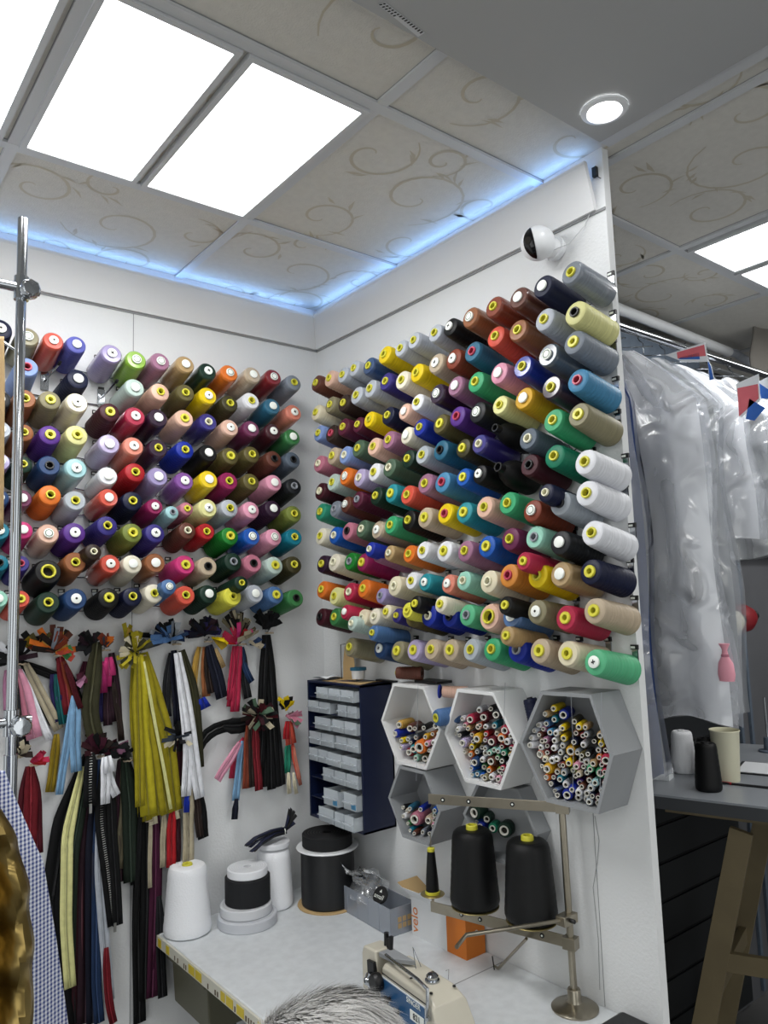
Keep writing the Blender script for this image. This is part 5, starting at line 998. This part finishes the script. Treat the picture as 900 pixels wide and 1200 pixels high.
m = MB(); m.lathe([(.0001, 0), (.034, 0), (.034, .006), (.016, .008), (.014, .05), (.0001, .05)], rmat('slate'), 20); m.build('foot', r2); m = MB(); m.tube([(0, 0, .05), (0, 0, .19)], .004, M['chrome'], 8); m.build('rod', r2)

# ------------------------------------------------------------------ pipe, rails, garments
GY = -.76
r = empty('garment_rail', (0.3, GY, 2.24)); tag(r, 'chrome garment rail carrying the bagged clothes beyond the partition', 'garment rail')
m = MB(); m.tube([(.2-.3+.0, 0, 0), (2.2, 0, 0)], .0115, M['chrome'], 16); m.build('rail', r)
for x in (.22, 1.7):
    m = MB(); m.tube([(x-.1, 0, 0), (x-.1, 0, ZC-2.24)], .006, M['chrome'], 8); m.build('hanger_rod', r)
pa = at(727, 346, 1, -.60); pb = at(853, 398, 1, -.60); pa0 = pa-(pb-pa)*.35
if pa0.x < .04: pa0 = pa.lerp(pb, -.2)
m = MB(); dz_ = ZC-.03-max(pa0.z, pb.z); dz_ = min(0, dz_); m.tube([pa0+V((0, 0, dz_)), pb+V((0, 0, dz_))], .017, M['white'], 18); m.tube([pb+V((0, 0, dz_)), pb+V((.05, 0, dz_+.004)), pb+V((.35, .05, dz_+.004))], .015, rmat('light_grey'), 14)
tag(m.build('white_pipe'), 'white round pipe running under the ceiling beyond the partition', 'pipe')
m = MB(); m.box((.05, -.56, 2.27), (1.25, -.36, ZC-.05), rmat('slate')); m.box((.05, -.565, 2.25), (1.25, -.40, 2.27), M['white']); tag(m.build('duct_box', smooth=False, bevel=.004), 'grey boxed duct under the ceiling behind the garment rail', 'duct')
m = MB(); gp = at(890, 398, 1, -.72); m.grid(lambda u, v: gp+V((-.035+u*.22+.01*sin(6*v), .02*sin(5*u+2*v)+(-.03*sin(pi*u)), .085-v*.20-.02*abs(u-.5))), 14, 14, M['greycloth']); tag(m.build('grey_cloth', solid=.006), 'grey felt cloth hanging at the far end of the rail', 'cloth')
def bag(x, z1, hwid, gm, label, glabel, cut=0, lean=0.0, depthw=.022, seed=0):
    q = random.Random(seed); ph = [q.uniform(0, 6) for _ in range(8)]
    r = empty('garment_bag', (x, GY, 2.228)); tag(r, label, 'garment bag', 'bagged clothes on the rail')
    H_ = 2.228-z1
    def sil(v): # half width along y
        d_ = v*H_; q_ = .17
        if d_ < q_: return hwid*(.22+.70*(d_/q_)**.85)
        return hwid*(.92+.08*(d_-q_)/(H_-q_))
    def fn(side, sc_, amp):
        tri = lambda a: abs((a/pi) % 2-1)*2-1
        def f(u, v):
            w_ = sil(v)*sc_; t_ = (u-.5)*2; th_ = depthw*(1-abs(t_)**3)*(.35+.65*min(1, v*5))
            if amp < .007: wr = .008*sin(5*t_+1.2*v+ph[7])*min(1, v*2+.2)+.003*sin(11*t_+ph[0])
            else: wr = .008*sin(5*t_+1.2*v+ph[7])*min(1, v*2+.2)+.010*abs(sin(4.2*t_+7*v+ph[1]))*tri(9*v-5*t_+ph[2])+.007*tri(15*t_+4*v+ph[0])+.004*tri(22*v+9*t_+ph[3])*abs(sin(3*t_+5*v+ph[4]))
            edge = (.010 if amp > .007 else .003)*sin(11*v+ph[5])
            return V((side*th_+(side*.010 if amp > .007 else 0)+wr*(1-abs(t_)**6)+lean*v, t_*w_+edge*t_, -.070-v*(H_-.025)*(1+.012*sin(6*t_+ph[7]))))
        return f
    b = MB(); b.grid(fn(-1, .93, .004), 28, 34, gm); b.grid(fn(.6, .93, .004), 28, 34, gm); b.build('garment', r)
    b = MB(); b.grid(fn(-1.15, 1, .0085), 48, 90, M['film']); b.grid(fn(1.1, 1, .0085), 30, 56, M['film']); b.build('plastic_cover', r)
    b = MB(); b.tube([(0, .0, .030), (0, .012, .026), (0, .017, .012), (0, .010, -.004), (0, 0, -.014), (0, 0, -.045), (0, .10, -.075), (0, .0, -.05), (0, -.10, -.075)], .0016, M['chrome'], 6); b.build('hanger', r)
    return r
bag(.335, 1.15, .125, M['garn'], 'navy garment in thin film right behind the partition edge', '', seed=1)
bag(.452, 1.27, .240, M['garw'], 'long pale garment in clear plastic, nearest the partition', '', lean=.01, seed=2, depthw=.03)
bag(.572, 1.27, .215, M['garg'], 'long grey garment in clear plastic, second full length one', '', seed=3)
for k, (x, z, hw_, g_) in enumerate(((.68, 1.70, .24, 'garw'), (.80, 1.66, .235, 'garg'), (.93, 1.69, .24, 'garw'), (1.07, 1.70, .235, 'garw'))):
    bag(x, z, hw_, M[g_], ['short bagged garment right behind the long grey one', 'short greyish bagged garment with red and blue ticket', 'short white bagged garment beside the blue ticket', 'last short bagged garment at the far end of the rail'][k], '', seed=5+k)
# hangers tickets
def ticket(pts, x, label, blocks):
    P = [at(a, b, 0, x) for a, b in pts]; m = MB(); m.prism(P, (.001, 0, 0), M['papw'])
    for mm, bp_ in blocks: m.prism([at(a, b, 0, x-.0008) for a, b in bp_], (.0006, 0, 0), mm)
    tag(m.build('hang_tag', smooth=False), label, 'ticket', 'laundry tickets on the bags')
ticket([(780, 416), (826, 401), (830, 424), (800, 424)], .40, 'red and blue paper ticket on the long pale bag', [(M['papr'], [(793, 413), (825, 404), (827, 417), (794, 420)]), (M['papb'], [(797, 419), (819, 413), (820, 421), (795, 421)])])
ticket([(829, 420), (834, 430), (837, 444), (831, 446)], .42, 'narrow blue ticket beside the grey bagged garment', [(M['papb'], [(829, 421), (833, 430), (836, 444), (832, 446)])])
ticket([(862, 450), (889, 438), (891, 470), (868, 490)], .60, 'red and blue ticket on the short bags near the right border', [(M['papr'], [(864, 455), (888, 450), (889, 467), (866, 488)]), (M['papb'], [(878, 467), (897, 478), (884, 493), (874, 491)])])
ticket([(887, 448), (903, 440), (903, 470), (890, 466)], .62, 'blue ticket cut off by the right border', [(M['papb'], [(888, 448), (903, 458), (903, 467), (892, 467)])])
# pink drawstring tag
pp = at(850, 772, 0, .425); r = empty('pink_pouch', pp); tag(r, 'small pink cloth pouch pinned to the edge of the garment bag', 'pouch')
m = MB(); m.lathe([(.0001, -.050), (.017, -.050), (.020, -.035), (.017, -.010), (.008, .006), (.006, .020), (.013, .034), (.0001, .030)], M['pinkcloth'], 20, Matrix.Scale(.6, 4, (1, 0, 0))); m.build('pouch_body', r)
m = MB(); m.lathe([(.0085, .004), (.0098, .007), (.0085, .010)], rmat('dusty_pink'), 16, Matrix.Scale(.65, 4, (1, 0, 0))); m.build('neck_tie', r)

# ------------------------------------------------------------------ world: added ambient fill, bright and dark bands to streak the chrome
wd = bpy.data.worlds.new('banded_fill'); bpy.context.scene.world = wd; wd.use_nodes = True
nt = wd.node_tree; bg = nt.nodes['Background']; tc = nt.nodes.new('ShaderNodeTexCoord'); sp = nt.nodes.new('ShaderNodeSeparateXYZ'); nt.links.new(tc.outputs['Generated'], sp.inputs[0])
at_ = nt.nodes.new('ShaderNodeMath'); at_.operation = 'ARCTAN2'; nt.links.new(sp.outputs['Y'], at_.inputs[0]); nt.links.new(sp.outputs['X'], at_.inputs[1])
sn = nt.nodes.new('ShaderNodeMath'); sn.operation = 'MULTIPLY'; sn.inputs[1].default_value = 7; nt.links.new(at_.outputs[0], sn.inputs[0])
s2 = nt.nodes.new('ShaderNodeMath'); s2.operation = 'SINE'; nt.links.new(sn.outputs[0], s2.inputs[0])
mr = nt.nodes.new('ShaderNodeMapRange'); mr.inputs[1].default_value = -.25; mr.inputs[2].default_value = .25; mr.inputs[3].default_value = .22; mr.inputs[4].default_value = 1.35; nt.links.new(s2.outputs[0], mr.inputs[0])
bg.inputs[0].default_value = (.95, .97, .96, 1); nt.links.new(mr.outputs[0], bg.inputs[1])
